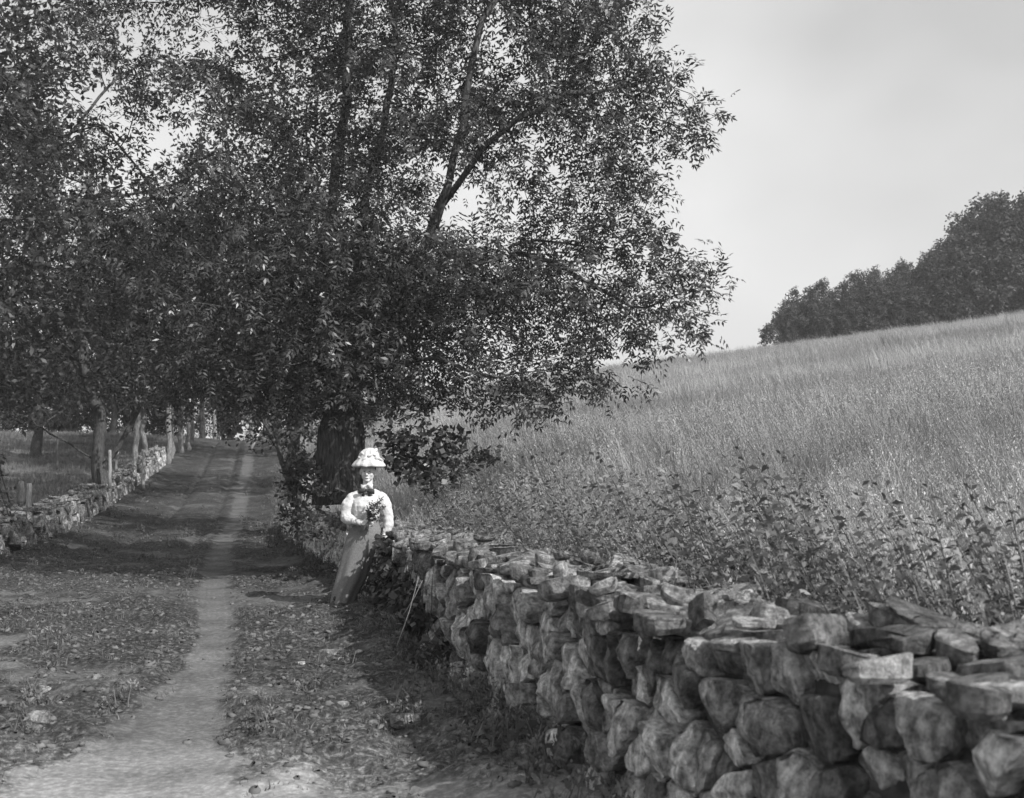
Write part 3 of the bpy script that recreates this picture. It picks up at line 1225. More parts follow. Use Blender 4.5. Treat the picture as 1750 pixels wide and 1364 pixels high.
PROTO = {
    'spreading': [make_tree_proto('spreading', 31), make_tree_proto('spreading', 32)],
    'avenue': [make_tree_proto('avenue', 41), make_tree_proto('avenue', 42)],
    'wood': [make_tree_proto('wood', 51), make_tree_proto('wood', 52), make_tree_proto('wood', 53)],
    'sapling': [make_tree_proto('sapling', 61)],
}


def place_tree(kind, v, x, y, s, rz, label, name='tree', group=None, z=None, sz=1.0):
    if z is None:
        z = float(ground_z(x, y))
    t = thing(name, (x, y, z), label, 'tree', group, rz)
    t.scale = (s, s, s * sz)
    tm, cm = PROTO[kind][v]
    link('trunk', tm, t)
    link('crown', cm, t, kind='stuff')
    return t


def at_px(px, d):
    return (px - CX) / F * d


# left side of the lane
place_tree('spreading', 0, at_px(183, 41), 41, 1.0, 0, 'dark low-forking tree whose limb sweeps left over the sunlit slab wall', 'forked_tree')
place_tree('spreading', 1, at_px(-70, 33), 33, 1.12, 1.4, 'sunlit tree with a blurred leafy edge at the far left margin, beyond the meadow corner', 'leafy_tree')
place_tree('spreading', 1, at_px(60, 62), 62, .95, 4.4, 'leafy tree behind the low-forking one, standing in the left meadow', 'leafy_tree')
AV = 'slim pale boles lining the left side of the lane'
row = [(234, 54, 1, .9, 'slim curved pale bole nearest the low-forking tree, left of the gate post'), (246, 56, 0, .8, 'slim upright pale bole just behind the rail gate post'),
       (286, 61, 1, 1.0, 'pale bole rising from the top of the sunlit bank where the lane narrows'), (296, 64, 0, .85, 'thin grey bole close right of the one on the sunlit bank'),
       (311, 68, 1, 1.05, 'darkest and thickest bole of the tight cluster at the lane crest'), (320, 70, 0, .85, 'middle bole of the tight cluster at the lane crest'),
       (327, 73, 1, .9, 'rightmost leaning bole of the tight cluster at the lane crest')]
for px, d, v, s, lb in row:
    x = at_px(px, d)
    place_tree('avenue', v, x, d, s, rnd.uniform(0, 6.28), lb, 'lane_tree', AV, z=float(zlane(d)) + .05)
far_row = [(366, 92, .9, 'leftmost of the four thin trunks standing beyond the lane crest'), (373, 96, .9, 'second of the four thin trunks standing beyond the lane crest'),
           (380, 99, .9, 'third of the four thin trunks standing beyond the lane crest'), (388, 103, 1.0, 'rightmost of the four thin trunks standing beyond the lane crest'),
           (430, 104, 1.0, 'thin trunk beyond the crest, straight behind the leaning pole')]
for px, d, s, lb in far_row:
    place_tree('avenue', 0, at_px(px, d), d, s, rnd.uniform(0, 6.28), lb, 'lane_tree', 'thin trunks beyond the lane crest', z=float(zlane(d)))
# right side of the lane beyond the ash
place_tree('spreading', 1, at_px(498, 30), 30, .72, 2.2, 'dark tree on the right of the lane directly behind the huge tree', 'leafy_tree')
place_tree('spreading', 0, at_px(492, 46), 46, .78, 3.6, 'shaded tree half way up the right side of the lane', 'leafy_tree')
place_tree('spreading', 1, at_px(482, 66), 66, .8, .7, 'shaded tree near the lane crest on the right side', 'leafy_tree')
place_tree('spreading', 0, at_px(445, 118), 118, .9, 5.1, 'distant bushy tree closing the view at the end of the lane', 'leafy_tree', z=float(zlane(118)) - 2)
place_tree('spreading', 1, at_px(300, 112), 112, .95, .3, 'distant dark tree behind the cluster of boles', 'leafy_tree', z=float(zlane(112)) - 2)
place_tree('spreading', 0, at_px(190, 88), 88, .9, 2.9, 'distant dark tree in the meadow behind the rail gate', 'leafy_tree')
place_tree('spreading', 0, at_px(345, 84), 84, .8, 1.9, 'dark tree standing on the verge at the left of the lane crest', 'leafy_tree', z=float(zlane(84)))
place_tree('spreading', 1, at_px(500, 92), 92, .8, 3.1, 'dark tree standing on the verge at the right of the lane crest', 'leafy_tree', z=float(zlane(92)))

for px, d, s, v, lb in ((-40, 84, 1.0, 0, 'leftmost dark tree of the meadow edge, cut by the left margin'), (12, 88, .75, 1, 'rounded dark tree of the far meadow edge near the left margin'),
                        (52, 92, .9, 2, 'taller tree of the far meadow edge above the thin fence post'), (95, 90, .7, 0, 'low tree of the far meadow edge left of the forked tree'),
                        (132, 94, .9, 1, 'tree of the far meadow edge just left of the forked trunk'), (212, 97, 1.0, 2, 'tree of the far meadow edge seen between the pale boles'),
                        (262, 99, .9, 0, 'tree of the far meadow edge right behind the sunlit bank')):
    place_tree('wood', v, at_px(px, d), d, s, px * .7, lb, 'meadow_tree', 'trees at the far edge of the left meadow')


# woodland edge on the skyline to the right
prof_x = [1325, 1345, 1370, 1400, 1430, 1460, 1490, 1520, 1550, 1580, 1605, 1625, 1650, 1675, 1700, 1730, 1760, 1800, 1850]
prof_y = [512, 506, 500, 490, 486, 474, 463, 456, 448, 440, 428, 402, 385, 350, 342, 345, 340, 335, 330]
k = 0
fr = random.Random(5)
px = 1338
while px < 1840:
    for rowi, (d, dh) in enumerate(((101, 0), (112, .15))):
        pxx = px + fr.uniform(-6, 6) + rowi * 15
        x = at_px(pxx, d)
        z = float(field_z(x, d)) - .3
        top = EYE - (np.interp(pxx, prof_x, prof_y) + fr.uniform(-4, 14) - HY) / F * d
        s = (top - z) / 10.2
        place_tree('wood', fr.randrange(3), x, d, max(.35, s * 1.05), fr.uniform(0, 6.28), 'dense dark tree in the woodland edge on the skyline above the field', 'woodland_tree',
                   'woodland edge on the skyline', z=z, sz=1.0)
        k += 1
    px += fr.uniform(20, 30)
place_tree('sapling', 0, at_px(1309, 97), 97, .85, .5, 'tiny scraggy tree standing alone at the left foot of the skyline wood', 'sapling', z=float(field_z(at_px(1309, 97), 97)) + .2)


# ---- bushes
def bush(px, py, d, blobs_px, label, seed, name='bush', lw=(.085, .03), per=3.0, sp=.2, mat='leaf_bush', stems=4, tm=None, z0=None):
    b0 = P(px, py, d)
    if z0 is not None:
        b0.z = z0
    t = thing(name, b0, label, 'bush')
    bl = []
    for (bx, by, brp, dy) in blobs_px:
        p = P(bx, by, d)
        rr = brp / F * d
        bl.append((p.x, p.y + dy, p.z, rr, rr * .9, rr * .8))
    att = blob_points(bl, sp, seed, -.2, 1.5)
    lim = [[tuple(b0 + Vector((0, 0, -.15))), tuple(b0 + Vector((0, 0, .12)))]]
    for b_ in bl[:stems]:
        lim.append([tuple(b0 + Vector((0, 0, .1))), (b_[0] * .6 + b0.x * .4, b_[1], b_[2] * .55 + b0.z * .45), (b_[0], b_[1], b_[2])])
    N0, p0 = chain_nodes(lim)
    nodes, par = grow(att, N0, p0, .12, 1.2, .13)
    B = np.array(b0)
    me, r_, kids = skeleton_mesh('stem', nodes - B, par, .004, 2.2, M['bark'], .018, 0, .003)
    link('stem', me, t)
    pos, dr = leaf_sites(nodes - B, par, kids, r_, .016, per, seed, .05)
    T = simple_templates(6, 5, .14, lw, seed) if tm is None else tm
    link('foliage', scatter_leaves('foliage', pos, dr, T, M[mat], seed, .7, 1.2, .1), t, kind='stuff')
    return t


bush(742, 835, 15.6, [(700, 760, 45, 0), (760, 765, 45, .2), (805, 785, 32, .1), (735, 800, 45, -.2), (680, 790, 34, 0), (835, 796, 20, 0), (790, 815, 30, -.1), (660, 745, 22, .1)],
     'leafy bush of dark oak-like leaves growing just right of the thick trunk behind the wall', 71, lw=(.10, .036), mat='leaf', sp=.155, per=3.6)
bush(508, 905, 17.2, [(505, 800, 30, 0), (520, 840, 32, .1), (500, 770, 24, .2), (548, 865, 30, -.6), (515, 885, 36, -.2), (497, 830, 26, 0), (560, 830, 26, -.8), (535, 790, 26, -.7), (560, 900, 34, -1.2), (530, 920, 30, -1), (505, 920, 24, -.4)],
     'sunlit bramble bush left of the thick trunk at the lane edge', 72, lw=(.08, .03), sp=.165, per=3.6)
bush(505, 860, 25, [(500, 760, 30, 0), (490, 730, 24, 0), (512, 790, 26, 0), (520, 745, 22, 0)], 'pale bush further up the lane behind the bramble', 73, lw=(.12, .045), sp=.3)
bush(392, 752, 96, [(390, 720, 14, 0), (402, 708, 12, 0), (385, 708, 9, 0), (398, 735, 14, 0)], 'sunlit bush at the far end of the lane beyond the crest', 74, lw=(.5, .2), sp=.55, per=2, z0=4.6)
bush(462, 752, 84, [(462, 735, 12, 0), (480, 745, 14, 0), (448, 742, 8, 0)], 'small pale bush on the right verge beside the leaning pole', 75, lw=(.4, .16), sp=.5, per=2)
bush(20, 905, 21, [(-12, 790, 34, 0), (14, 850, 16, 0), (-25, 835, 30, 0), (-8, 740, 28, 0)], 'blurred pale weeds and brush beyond the slab wall at the left margin', 76, lw=(.10, .035), sp=.3, per=1.6)


# ------------------------------------------------------------------ posts, gate, pole
def post(px, py0, py1, d, wpx, label, mat='wood', lean=(0, 0), name='wooden_post', group=None, pale_top=False):
    a = P(px, py1, d)
    b_ = P(px + lean[0], py0, d)
    a.z -= .15
    t = thing(name, a, label, 'post', group)
    g = G()
    w_ = wpx / F * d / 2
    npt = 6
    g.tube([(b_ - a) * (k / npt) + Vector((rnd.uniform(-.2, .2) * w_, rnd.uniform(-.2, .2) * w_, 0)) for k in range(npt + 1)],
           [w_ * (1.1 - .25 * k / npt) for k in range(npt + 1)], 9, True, .12)
    link('pole', g.mesh('pole', M[mat]), t)
    return t


post(188, 769, 828, 40.2, 6, 'rough post leaning against the forked tree, on the wall top')
post(198, 736, 800, 42, 5, 'taller thin post right behind the forked tree', lean=(6, 0))
post(245, 768, 832, 48, 6, 'upright pale post standing at the lane edge beside the rail gate')
post(231, 774, 810, 49.5, 5, 'short gate post with rails nailed to it')
post(50, 826, 866, 25, 9, 'stout pale stump post standing behind the slab wall at the left')
post(36, 823, 850, 26, 12, 'broad dark stump post left of the pale one', 'wood_dark')
post(98, 746, 797, 52, 4, 'thin dark fence post alone in the left meadow', 'wood_dark')
# leaning pole on the right verge
a, b_ = P(427, 770, 63), P(451, 719, 63)
t = thing('leaning_pole', a, 'pale thin pole leaning to the right on the verge near the lane crest', 'pole')
g = G()
g.tube([Vector((0, 0, -.1)), (b_ - a) * .5, b_ - a], [.095, .09, .07], 8, True, .1)
link('shaft', g.mesh('shaft', mat_noise('peeled_pole', .42, .6, 6, .8, .2, .01, 'Object')[0]), t)
# rail gate
a = P(223, 808, 50)
gate = thing('rail_gate', a, 'small gate of three short pale rails between the forked tree and the lane post', 'gate')
for i, py in enumerate((786, 792, 799)):
    g = G()
    p = P(224, py, 50)
    g.box((0, 0, 0), (.62, .05, .10), (0, .05 * (i - 1), 0))
    link('rail', g.mesh('rail', M['wood'], False), gate, loc=p - a)
for px in (217, 237):
    g = G()
    p0, p1 = P(px, 812, 50), P(px, 780, 50)
    g.tube([p0 - a, p1 - a], [.06, .05], 7)
    link('gate_post', g.mesh('gate_post', M['wood_dark']), gate)

# ------------------------------------------------------------------ loose stones on the lane
loose = [(572, 1109, .15, .07, .035, 'flat pale stone lying on the lane below the hem of the skirt'),
         (702, 1230, .17, .09, .05, 'larger flat pale stone beside the wall foot at the bottom of the lane'),
         (66, 1229, .08, .06, .06, 'rounded pale stone at the lower left of the lane'),
         (76, 1184, .07, .05, .04, 'small pale stone just above the rounded one at the lower left'),
         (586, 1208, .045, .03, .02, 'tiny pale stone on the turf left of the larger flat stone'),
         (515, 1146, .035, .03, .02, 'tiny pebble in the turf right of the footpath'),
         (462, 1219, .04, .03, .02, 'tiny pale pebble at the right edge of the footpath'),
         (578, 1124, .05, .03, .02, 'tiny flat stone just under the flat pale one')]
for i, (px, py, a_, b2, th, lb) in enumerate(loose):
    d = EYE * F / (py - HY)
    for _ in range(4):
        x = at_px(px, d)
        d = (EYE - lane_z(x, d)) * F / (py - HY)
    x = at_px(px, d)
    r = random.Random(i + 70)
    poly = [(a_ * r.uniform(.8, 1.1) * math.cos(2 * math.pi * k / 7), b2 * r.uniform(.75, 1.15) * math.sin(2 * math.pi * k / 7)) for k in range(7)]
    p2, c = round_poly(poly, 0, 2, .2)
    Vv, Fc = stone_geo(p2 - c, th * .6, th, 22, 300 + i, .07, True, .01)
    Vv = [(vx, vz, -vy) for vx, vy, vz in Vv]
    Fc = [tuple(reversed(f)) for f in Fc]
    if '_ls' not in M:
        M['_ls'] = mat_stone('stone_loose', 0.22, 0.34)
    me = mesh_from('loose_stone', Vv, [tuple(reversed(f)) for f in Fc], M['_ls'], True)
    link('loose_stone', me, None, (x, d, lane_z(x, d) - th * .35), label=lb, category='stone', group='loose stones on the lane')


# ------------------------------------------------------------------ ground cover through geometry nodes
def gn_scatter(name, pts, rots, scales, idx, protos, **props):
    me = bpy.data.meshes.new(name)
    n = len(pts)
    me.vertices.add(n)
    me.vertices.foreach_set('co', np.asarray(pts, np.float32).ravel())
    a = me.attributes.new('rot', 'FLOAT_VECTOR', 'POINT')
    a.data.foreach_set('vector', np.asarray(rots, np.float32).ravel())
    a = me.attributes.new('scl', 'FLOAT', 'POINT')
    a.data.foreach_set('value', np.asarray(scales, np.float32))
    a = me.attributes.new('pick', 'INT', 'POINT')
    a.data.foreach_set('value', np.asarray(idx, np.int32))
    o = link(name, me, None, **props)
    col = bpy.data.collections.new(name + '_sources')
    for k, pm in enumerate(protos):
        po = bpy.data.objects.new('%s_source_%02d' % (name, k), pm)
        col.objects.link(po)
    ng = bpy.data.node_groups.new(name + '_nodes', 'GeometryNodeTree')
    ng.interface.new_socket('Geometry', in_out='INPUT', socket_type='NodeSocketGeometry')
    ng.interface.new_socket('Geometry', in_out='OUTPUT', socket_type='NodeSocketGeometry')
    gi = ng.nodes.new('NodeGroupInput')
    go = ng.nodes.new('NodeGroupOutput')
    ci = ng.nodes.new('GeometryNodeCollectionInfo')
    ci.inputs['Collection'].default_value = col
    ci.inputs['Separate Children'].default_value = True
    ci.inputs['Reset Children'].default_value = True
    ip = ng.nodes.new('GeometryNodeInstanceOnPoints')
    ip.inputs['Pick Instance'].default_value = True

    def named(nm, ty):
        x = ng.nodes.new('GeometryNodeInputNamedAttribute')
        x.data_type = ty
        x.inputs['Name'].default_value = nm
        return x.outputs['Attribute']
    Lk = ng.links.new
    Lk(gi.outputs[0], ip.inputs['Points'])
    Lk(ci.outputs[0], ip.inputs['Instance'])
    Lk(named('pick', 'INT'), ip.inputs['Instance Index'])
    Lk(named('rot', 'FLOAT_VECTOR'), ip.inputs['Rotation'])
    Lk(named('scl', 'FLOAT'), ip.inputs['Scale'])
    Lk(ip.outputs[0], go.inputs[0])
    md = o.modifiers.new('scatter', 'NODES')
    md.node_group = ng
    return o


def blade_clump(seed, nb, h0, h1, wd, spread, lean=(0, 0), head=.3, segs=3, mat='grass', leafy=0.0):
    r = np.random.default_rng(seed)
    V, Fq, tone = [], [], []
    for i in range(nb):
        h = r.uniform(h0, h1)
        a = r.uniform(0, 6.28)
        rr = spread * math.sqrt(r.random())
        base = np.array([rr * math.cos(a), rr * math.sin(a), -.03])
        az = r.uniform(0, 6.28)
        bend = r.uniform(.05, .45) * h
        dx = np.array([math.cos(az), math.sin(az), 0]) * bend + np.array([lean[0], lean[1], 0]) * h
        fa = r.uniform(0, 6.28)
        sd = np.array([math.cos(fa), math.sin(fa), 0])
        tn = float(np.clip(r.beta(2, 2.5), 0, 1))
        n0 = len(V)
        for s in range(segs + 1):
            t = s / segs
            p = base + np.array([0, 0, h * (t - .12 * t * t * (bend / h))]) + dx * t ** 1.8
            ww = wd * (1 - t) ** .7 + .0006
            V += [p - sd * ww, p + sd * ww]
            tone += [tn, tn]
        for s in range(segs):
            k = n0 + 2 * s
            Fq.append((k, k + 1, k + 3, k + 2))
        tip = base + np.array([0, 0, h * (1 - .12 * bend / h)]) + dx
        if r.random() < head:
            # loose seed head: small spikelets round the tip
            for q in range(7):
                o = tip - (dx * .12 + np.array([0, 0, h * .16])) * r.random() + r.normal(0, .012, 3)
                dd = r.normal(0, .5, 3) + np.array([0, 0, .8])
                dd /= np.linalg.norm(dd)
                s2 = np.cross(dd, r.normal(0, 1, 3))
                s2 /= np.linalg.norm(s2)
                ln, w2 = r.uniform(.018, .035), .005
                n1 = len(V)
                V += [o, o + dd * ln * .5 + s2 * w2, o + dd * ln, o + dd * ln * .5 - s2 * w2]
                tone += [min(1, tn + .2)] * 4
                Fq.append((n1, n1 + 1, n1 + 2, n1 + 3))
        if r.random() < leafy:
            for q in range(int(h / .035)):
                t = .15 + .85 * (q + r.random()) / (h / .035)
                o = base + np.array([0, 0, h * t]) + dx * t ** 1.8
                a2 = r.uniform(0, 6.28)
                dd = np.array([math.cos(a2), math.sin(a2), r.uniform(-.5, 1.4)])
                dd /= np.linalg.norm(dd)
                s2 = np.cross(dd, r.normal(0, 1, 3))
                s2 /= np.linalg.norm(s2)
                ln = r.uniform(.035, .08) * (1.1 - .5 * t)
                w2 = ln * .22
                n1 = len(V)
                V += [o, o + dd * ln * .45 + s2 * w2, o + dd * ln - np.array([0, 0, ln * .2]), o + dd * ln * .45 - s2 * w2]
                tone += [float(np.clip(tn * .6 + r.uniform(0, .4), 0, 1))] * 4
                Fq.append((n1, n1 + 1, n1 + 2, n1 + 3))
    return mesh_from('clump', np.array(V), np.array(Fq), M[mat], False, {'tone': tone})


def field_scatter():
    tall = [blade_clump(100 + k, 26, .35, .85, .0045, .16, (-.15, 0), .5, 3) for k in range(5)]
    wide = [blade_clump(120 + k, 46, .35, .75, .010, .42, (-.12, 0), .35, 2) for k in range(3)]
    broad = [blade_clump(130 + k, 7, .45, 1.0, .004, .12, (-.35, 0), 0, 4, 'leaf_weed' if k % 2 else 'leaf_bush', 1.0) for k in range(4)]
    protos = tall + wide + broad
    pts, rots, sc_, ix = [], [], [], []
    r = np.random.default_rng(55)
    y = 2.2
    while y < 93:
        dy = max(.11, .012 * y)
        dens = 34 * (min(1, 9.0 / y)) ** 1.15
        wr = float(wallR(y)) + WALL_T - .03
        x1 = .62 * y + 3.5
        n = int(r.poisson(max(0, (x1 - wr) * dy * dens)))
        xs = wr + (x1 - wr) * r.random(n)
        yy = y + dy * r.random(n)
        pts += list(zip(xs, yy))
        y += dy
    pts = np.array(pts)
    X, Y = pts[:, 0], pts[:, 1]
    Z = ground_z(X, Y)
    q = fbm(X, Y, .55, 21)
    band = fbm(X * .35, Y * 1.2, .28, 24)
    n = len(pts)
    far = Y > 22
    dist_wall = X - wallR(Y) - WALL_T
    weed = (r.random(n) < np.clip(.95 - dist_wall / 1.9 + .3 * q, .0, .85)) & (Y < 14)
    ix = np.where(far, 5 + r.integers(0, 3, n), r.integers(0, 5, n))
    ix = np.where(weed, 8 + r.integers(0, 4, n), ix)
    s = r.uniform(.65, 1.2, n) * (1 + .22 * q) * np.where(r.random(n) < .04, 1.35, 1.0) * np.where(dist_wall < .5, .8, 1.0)
    # the crop thins and shortens in long drifts
    s = s * np.clip(1.0 + .3 * band, .5, 1.2) * np.where(weed & (dist_wall < 2.5), 1.45, 1.0)
    s = np.where(far, s * .95, s)
    s = np.minimum(s, np.where(weed, np.clip(.35 + Y * .16, .7, 1.45), 1.5))
    rots = np.stack([r.normal(0, .08, n), r.normal(-.06, .08, n), r.uniform(-.6, .6, n)], 1)
    print('FIELD', n)
    gn_scatter('field_grass', np.stack([X, Y, Z], 1), rots, s, ix, protos, kind='stuff',
               label='tall seeding grass and weeds covering the sloping field right of the wall', category='grass')


field_scatter()


def lane_scatter():
    r = np.random.default_rng(77)
    protos = [blade_clump(200 + k, 14, .015, .05, .0035, .06, (0, 0), 0, 2, 'turf', .0) for k in range(4)]
    protos += [blade_clump(210 + k, 12, .05, .16, .003, .07, (0, 0), 0.2, 3, 'turf', .4) for k in range(3)]
    pts, ix, sc_ = [], [], []
    y = 2.5
    while y < 60:
        dy = max(.1, .012 * y)
        wl, wr = float(wallL(y)), float(wallR(y)) + .1
        dens = 210 * min(1, 7.0 / y) ** 1.3
        n = int((wr - wl) * dy * dens)
        xs = wl + (wr - wl) * r.random(n)
        ys = y + dy * r.random(n)
        pts += list(zip(xs, ys))
        y += dy
    pts = np.array(pts)
    X, Y = pts[:, 0], pts[:, 1]
    h, t = lane_relief(X, Y)
    edge = np.maximum(.5 * sstep((X - wallR(Y) + .42) / .5), .12 * sstep((wallL(Y) + .9 - X) / .8))
    keep = r.random(len(X)) < np.clip(t * 1.0 - .12 + edge, 0, 1)
    X, Y, h, edge = X[keep], Y[keep], h[keep], edge[keep]
    n = len(X)
    Z = zlane(Y) + h - .004
    tall = r.random(n) < edge * .8 + .03
    ix = np.where(tall, 4 + r.integers(0, 3, n), r.integers(0, 4, n))
    s = r.uniform(.6, 1.3, n) * np.where(Y > 20, 1.5, 1) * (1 + 0.5 * edge)
    rots = np.stack([r.normal(0, .15, n), r.normal(0, .15, n), r.uniform(0, 6.28, n)], 1)
    print('LANE', n)
    gn_scatter('lane_turf', np.stack([X, Y, Z], 1), rots, s, ix, protos, kind='stuff', label='short trampled grass and weeds on the lane', category='grass')
    # earth clods
    cl = []
    for k in range(5):
        g = G()
        rr = random.Random(k)
        n_, m_ = 5, 7
        V = []
        for i in range(n_):
            ph = math.pi * (i + .5) / n_
            for j in range(m_):
                th = 2 * math.pi * j / m_
                q = 1 + rr.uniform(-.3, .3)
                V.append((q * math.sin(ph) * math.cos(th), q * .8 * math.sin(ph) * math.sin(th), q * .55 * math.cos(ph)))
        Fc = [(i * m_ + j, i * m_ + (j + 1) % m_, (i + 1) * m_ + (j + 1) % m_, (i + 1) * m_ + j) for i in range(n_ - 1) for j in range(m_)]
        Fc += [tuple(range(m_)), tuple(reversed(range((n_ - 1) * m_, n_ * m_)))]
        cl.append(mesh_from('clod', V, Fc, M['clod'], True))
    pts = []
    y = 3
    while y < 30:
        dy = max(.1, .012 * y)
        wl, wr = float(wallL(y)), float(wallR(y)) - .1
        n = int((wr - wl) * dy * 90 * min(1, 8 / y) ** 1.2)
        pts += list(zip(wl + (wr - wl) * r.random(n), y + dy * r.random(n)))
        y += dy
    pts = np.array(pts)
    X, Y = pts[:, 0], pts[:, 1]
    h, t = lane_relief(X, Y)
    keep = r.random(len(X)) < np.clip(t * 1.3 - .2, .02, 1)
    X, Y, h = X[keep], Y[keep], h[keep]
    n = len(X)
    rots = np.stack([r.normal(0, .3, n), r.normal(0, .3, n), r.uniform(0, 6.28, n)], 1)
    gn_scatter('earth_clods', np.stack([X, Y, zlane(Y) + h + .002], 1), rots, .009 + .034 * r.random(n) ** 3, r.integers(0, 5, n), cl, kind='stuff',
               label='small clods of earth and gravel trodden into the lane', category='gravel')


lane_scatter()


def meadow_scatter():
    r = np.random.default_rng(88)
    protos = [blade_clump(230 + k, 40, .08, .3, .009, .4, (0, 0), .1, 2, 'turf') for k in range(3)]
    pts = []
    y = 14
    while y < 110:
        dy = .02 * y
        wl = float(wallL(y)) - .75
        x0 = -.55 * y - 8
        n = int(max(0, wl - x0) * dy * 7 * min(1, 22 / y))
        pts += list(zip(x0 + (wl - x0) * r.random(n), y + dy * r.random(n)))
        y += dy
    pts = np.array(pts)
    X, Y = pts[:, 0], pts[:, 1]
    n = len(X)
    rots = np.stack([r.normal(0, .1, n), r.normal(0, .1, n), r.uniform(0, 6.28, n)], 1)
    gn_scatter('meadow_grass', np.stack([X, Y, ground_z(X, Y)], 1), rots, r.uniform(.7, 1.4, n), r.integers(0, 3, n), protos, kind='stuff',
               label='short rough grass of the meadow beyond the left wall', category='grass')


meadow_scatter()


# ---- vine and weeds on the wall face between the woman and the near stones
def wall_vine():
    r = np.random.default_rng(99)
    pos, dr = [], []
    for k in range(2600):
        y = 8.4 + 4.4 * r.random() ** .8
        q = float(np.interp(y, lineR.y, lineR.s))
        base, t, nrm = lineR.at(q)
        f = (y - 8.4) / 4.4
        h = hR(y) * r.random() ** (1.5 - f * .6) * (.35 + .65 * f)
        nse = mnoise.noise(Vector((y * 1.3, h * 3, 2)))
        if nse < -.12:
            continue
        p = base + nrm * (r.uniform(-.02, .12) - .1 * h) + Vector((0, 0, float(zlane(y)) + h + .03))
        pos.append(tuple(p))
        dr.append(tuple(nrm * .5 + Vector((r.normal(0, .4), r.normal(0, .4), -.7))))
    pos, dr = np.array(pos), np.array(dr)
    root = P(648, 1075, 11.4)
    root.z = float(zlane(11.4))
    t = thing('wall_vine', root, 'dark creeping vine covering the wall face just right of the skirt', 'vine')
    T = simple_templates(5, 2, .05, (.085, .036), 9)
    link('foliage', scatter_leaves('foliage', pos - np.array(root), dr, T, M['leaf'], 10, .7, 1.25, .1), t, kind='stuff')
    g = G()
    for k in range(9):
        y = 8.9 + k * .42
        base, tt, nrm = lineR.at(float(np.interp(y, lineR.y, lineR.s)))
        pts = []
        for j in range(7):
            hh = j / 6 * hR(y) * .85
            pts.append(base + tt * (.06 * math.sin(j * 1.3 + k)) + nrm * (.05 - .1 * hh) + Vector((0, 0, float(zlane(y)) + hh)) - root)
        g.tube(pts, [.008 - .0008 * j for j in range(7)], 5)
    link('stem', g.mesh('stem', M['bark']), t)
    # two bare dry stalks leaning on the stones
    for (x0, y0, x1, y1, lb) in ((678, 1105, 716, 985, 'thin bare stalk leaning against the big pale face stone'), (690, 1050, 722, 992, 'shorter bare stalk beside the longer one on the wall face')):
        a, b_ = P(x0, y0, 8.3), P(x1, y1, 8.2)
        s = thing('dry_stalk', a, lb, 'stalk')
        g = G()
        g.tube([(0, 0, 0), (b_ - a) * .5 + Vector((.01, 0, 0)), b_ - a], [.0035, .003, .0015], 5)
        link('stem', g.mesh('stem', M['wood']), s)


wall_vine()


# ---- individual tall weeds that stand out of the field near the wall
def tall_weed(px, py_top, py_base, d, label, seed, lean=-.35, leaf=.12, n_st=3, mat='leaf_weed'):
    a = P(px, py_base, d)
    a.z = float(ground_z(a.x, d))
    top = P(px, py_top, d)
    H = top.z - a.z
    r = random.Random(seed)
    t = thing('tall_weed', a, label, 'plant', 'tall leafy weeds behind the wall')
    gs = G()
    V, Fq, tone = [], [], []
    for s in range(n_st):
        h = H * (1 if s == 0 else r.uniform(.6, .92))
        pts = []
        ox, oy = r.uniform(-.06, .06), r.uniform(-.06, .06)
        ln = lean * r.uniform(.7, 1.3)
        for k in range(8):
            tt = k / 7
            pts.append(Vector((ox + ln * h * tt ** 1.3 - ln * H * (1 if s == 0 else .6), oy, h * tt)))
        base_shift = Vector((pts[0].x, 0, 0))
        gs.tube(pts, [.007 * (1.1 - k / 7) + .001 for k in range(8)], 5)
        for k in range(int(h / .022)):
            tt = .12 + .88 * (k / (h / .022))
            f = tt * 7
            i = min(6, int(f))
            o = pts[i].lerp(pts[i + 1], f - i)
            az = k * 2.4 + r.uniform(-.4, .4)
            dd = Vector((math.cos(az), math.sin(az), r.uniform(-.5, 1.2))).normalized()
            s2 = dd.cross(Vector((r.gauss(0, 1), r.gauss(0, 1), r.gauss(0, 1)))).normalized()
            L_ = leaf * (1.15 - .75 * tt) * r.uniform(.8, 1.2)
            wv = L_ * .15
            n0 = len(V)
            V += [tuple(o), tuple(o + dd * L_ * .4 + s2 * wv), tuple(o + dd * L_ - Vector((0, 0, L_ * .25))), tuple(o + dd * L_ * .4 - s2 * wv)]
            tone += [r.random() * .8] * 4
            Fq.append((n0, n0 + 1, n0 + 2, n0 + 3))
    link('stem', gs.mesh('stem', M['leaf_weed'] if False else M['bark_pale']), t)
    link('foliage', mesh_from('foliage', np.array(V), np.array(Fq), M[mat], False, {'tone': tone}), t, kind='stuff')


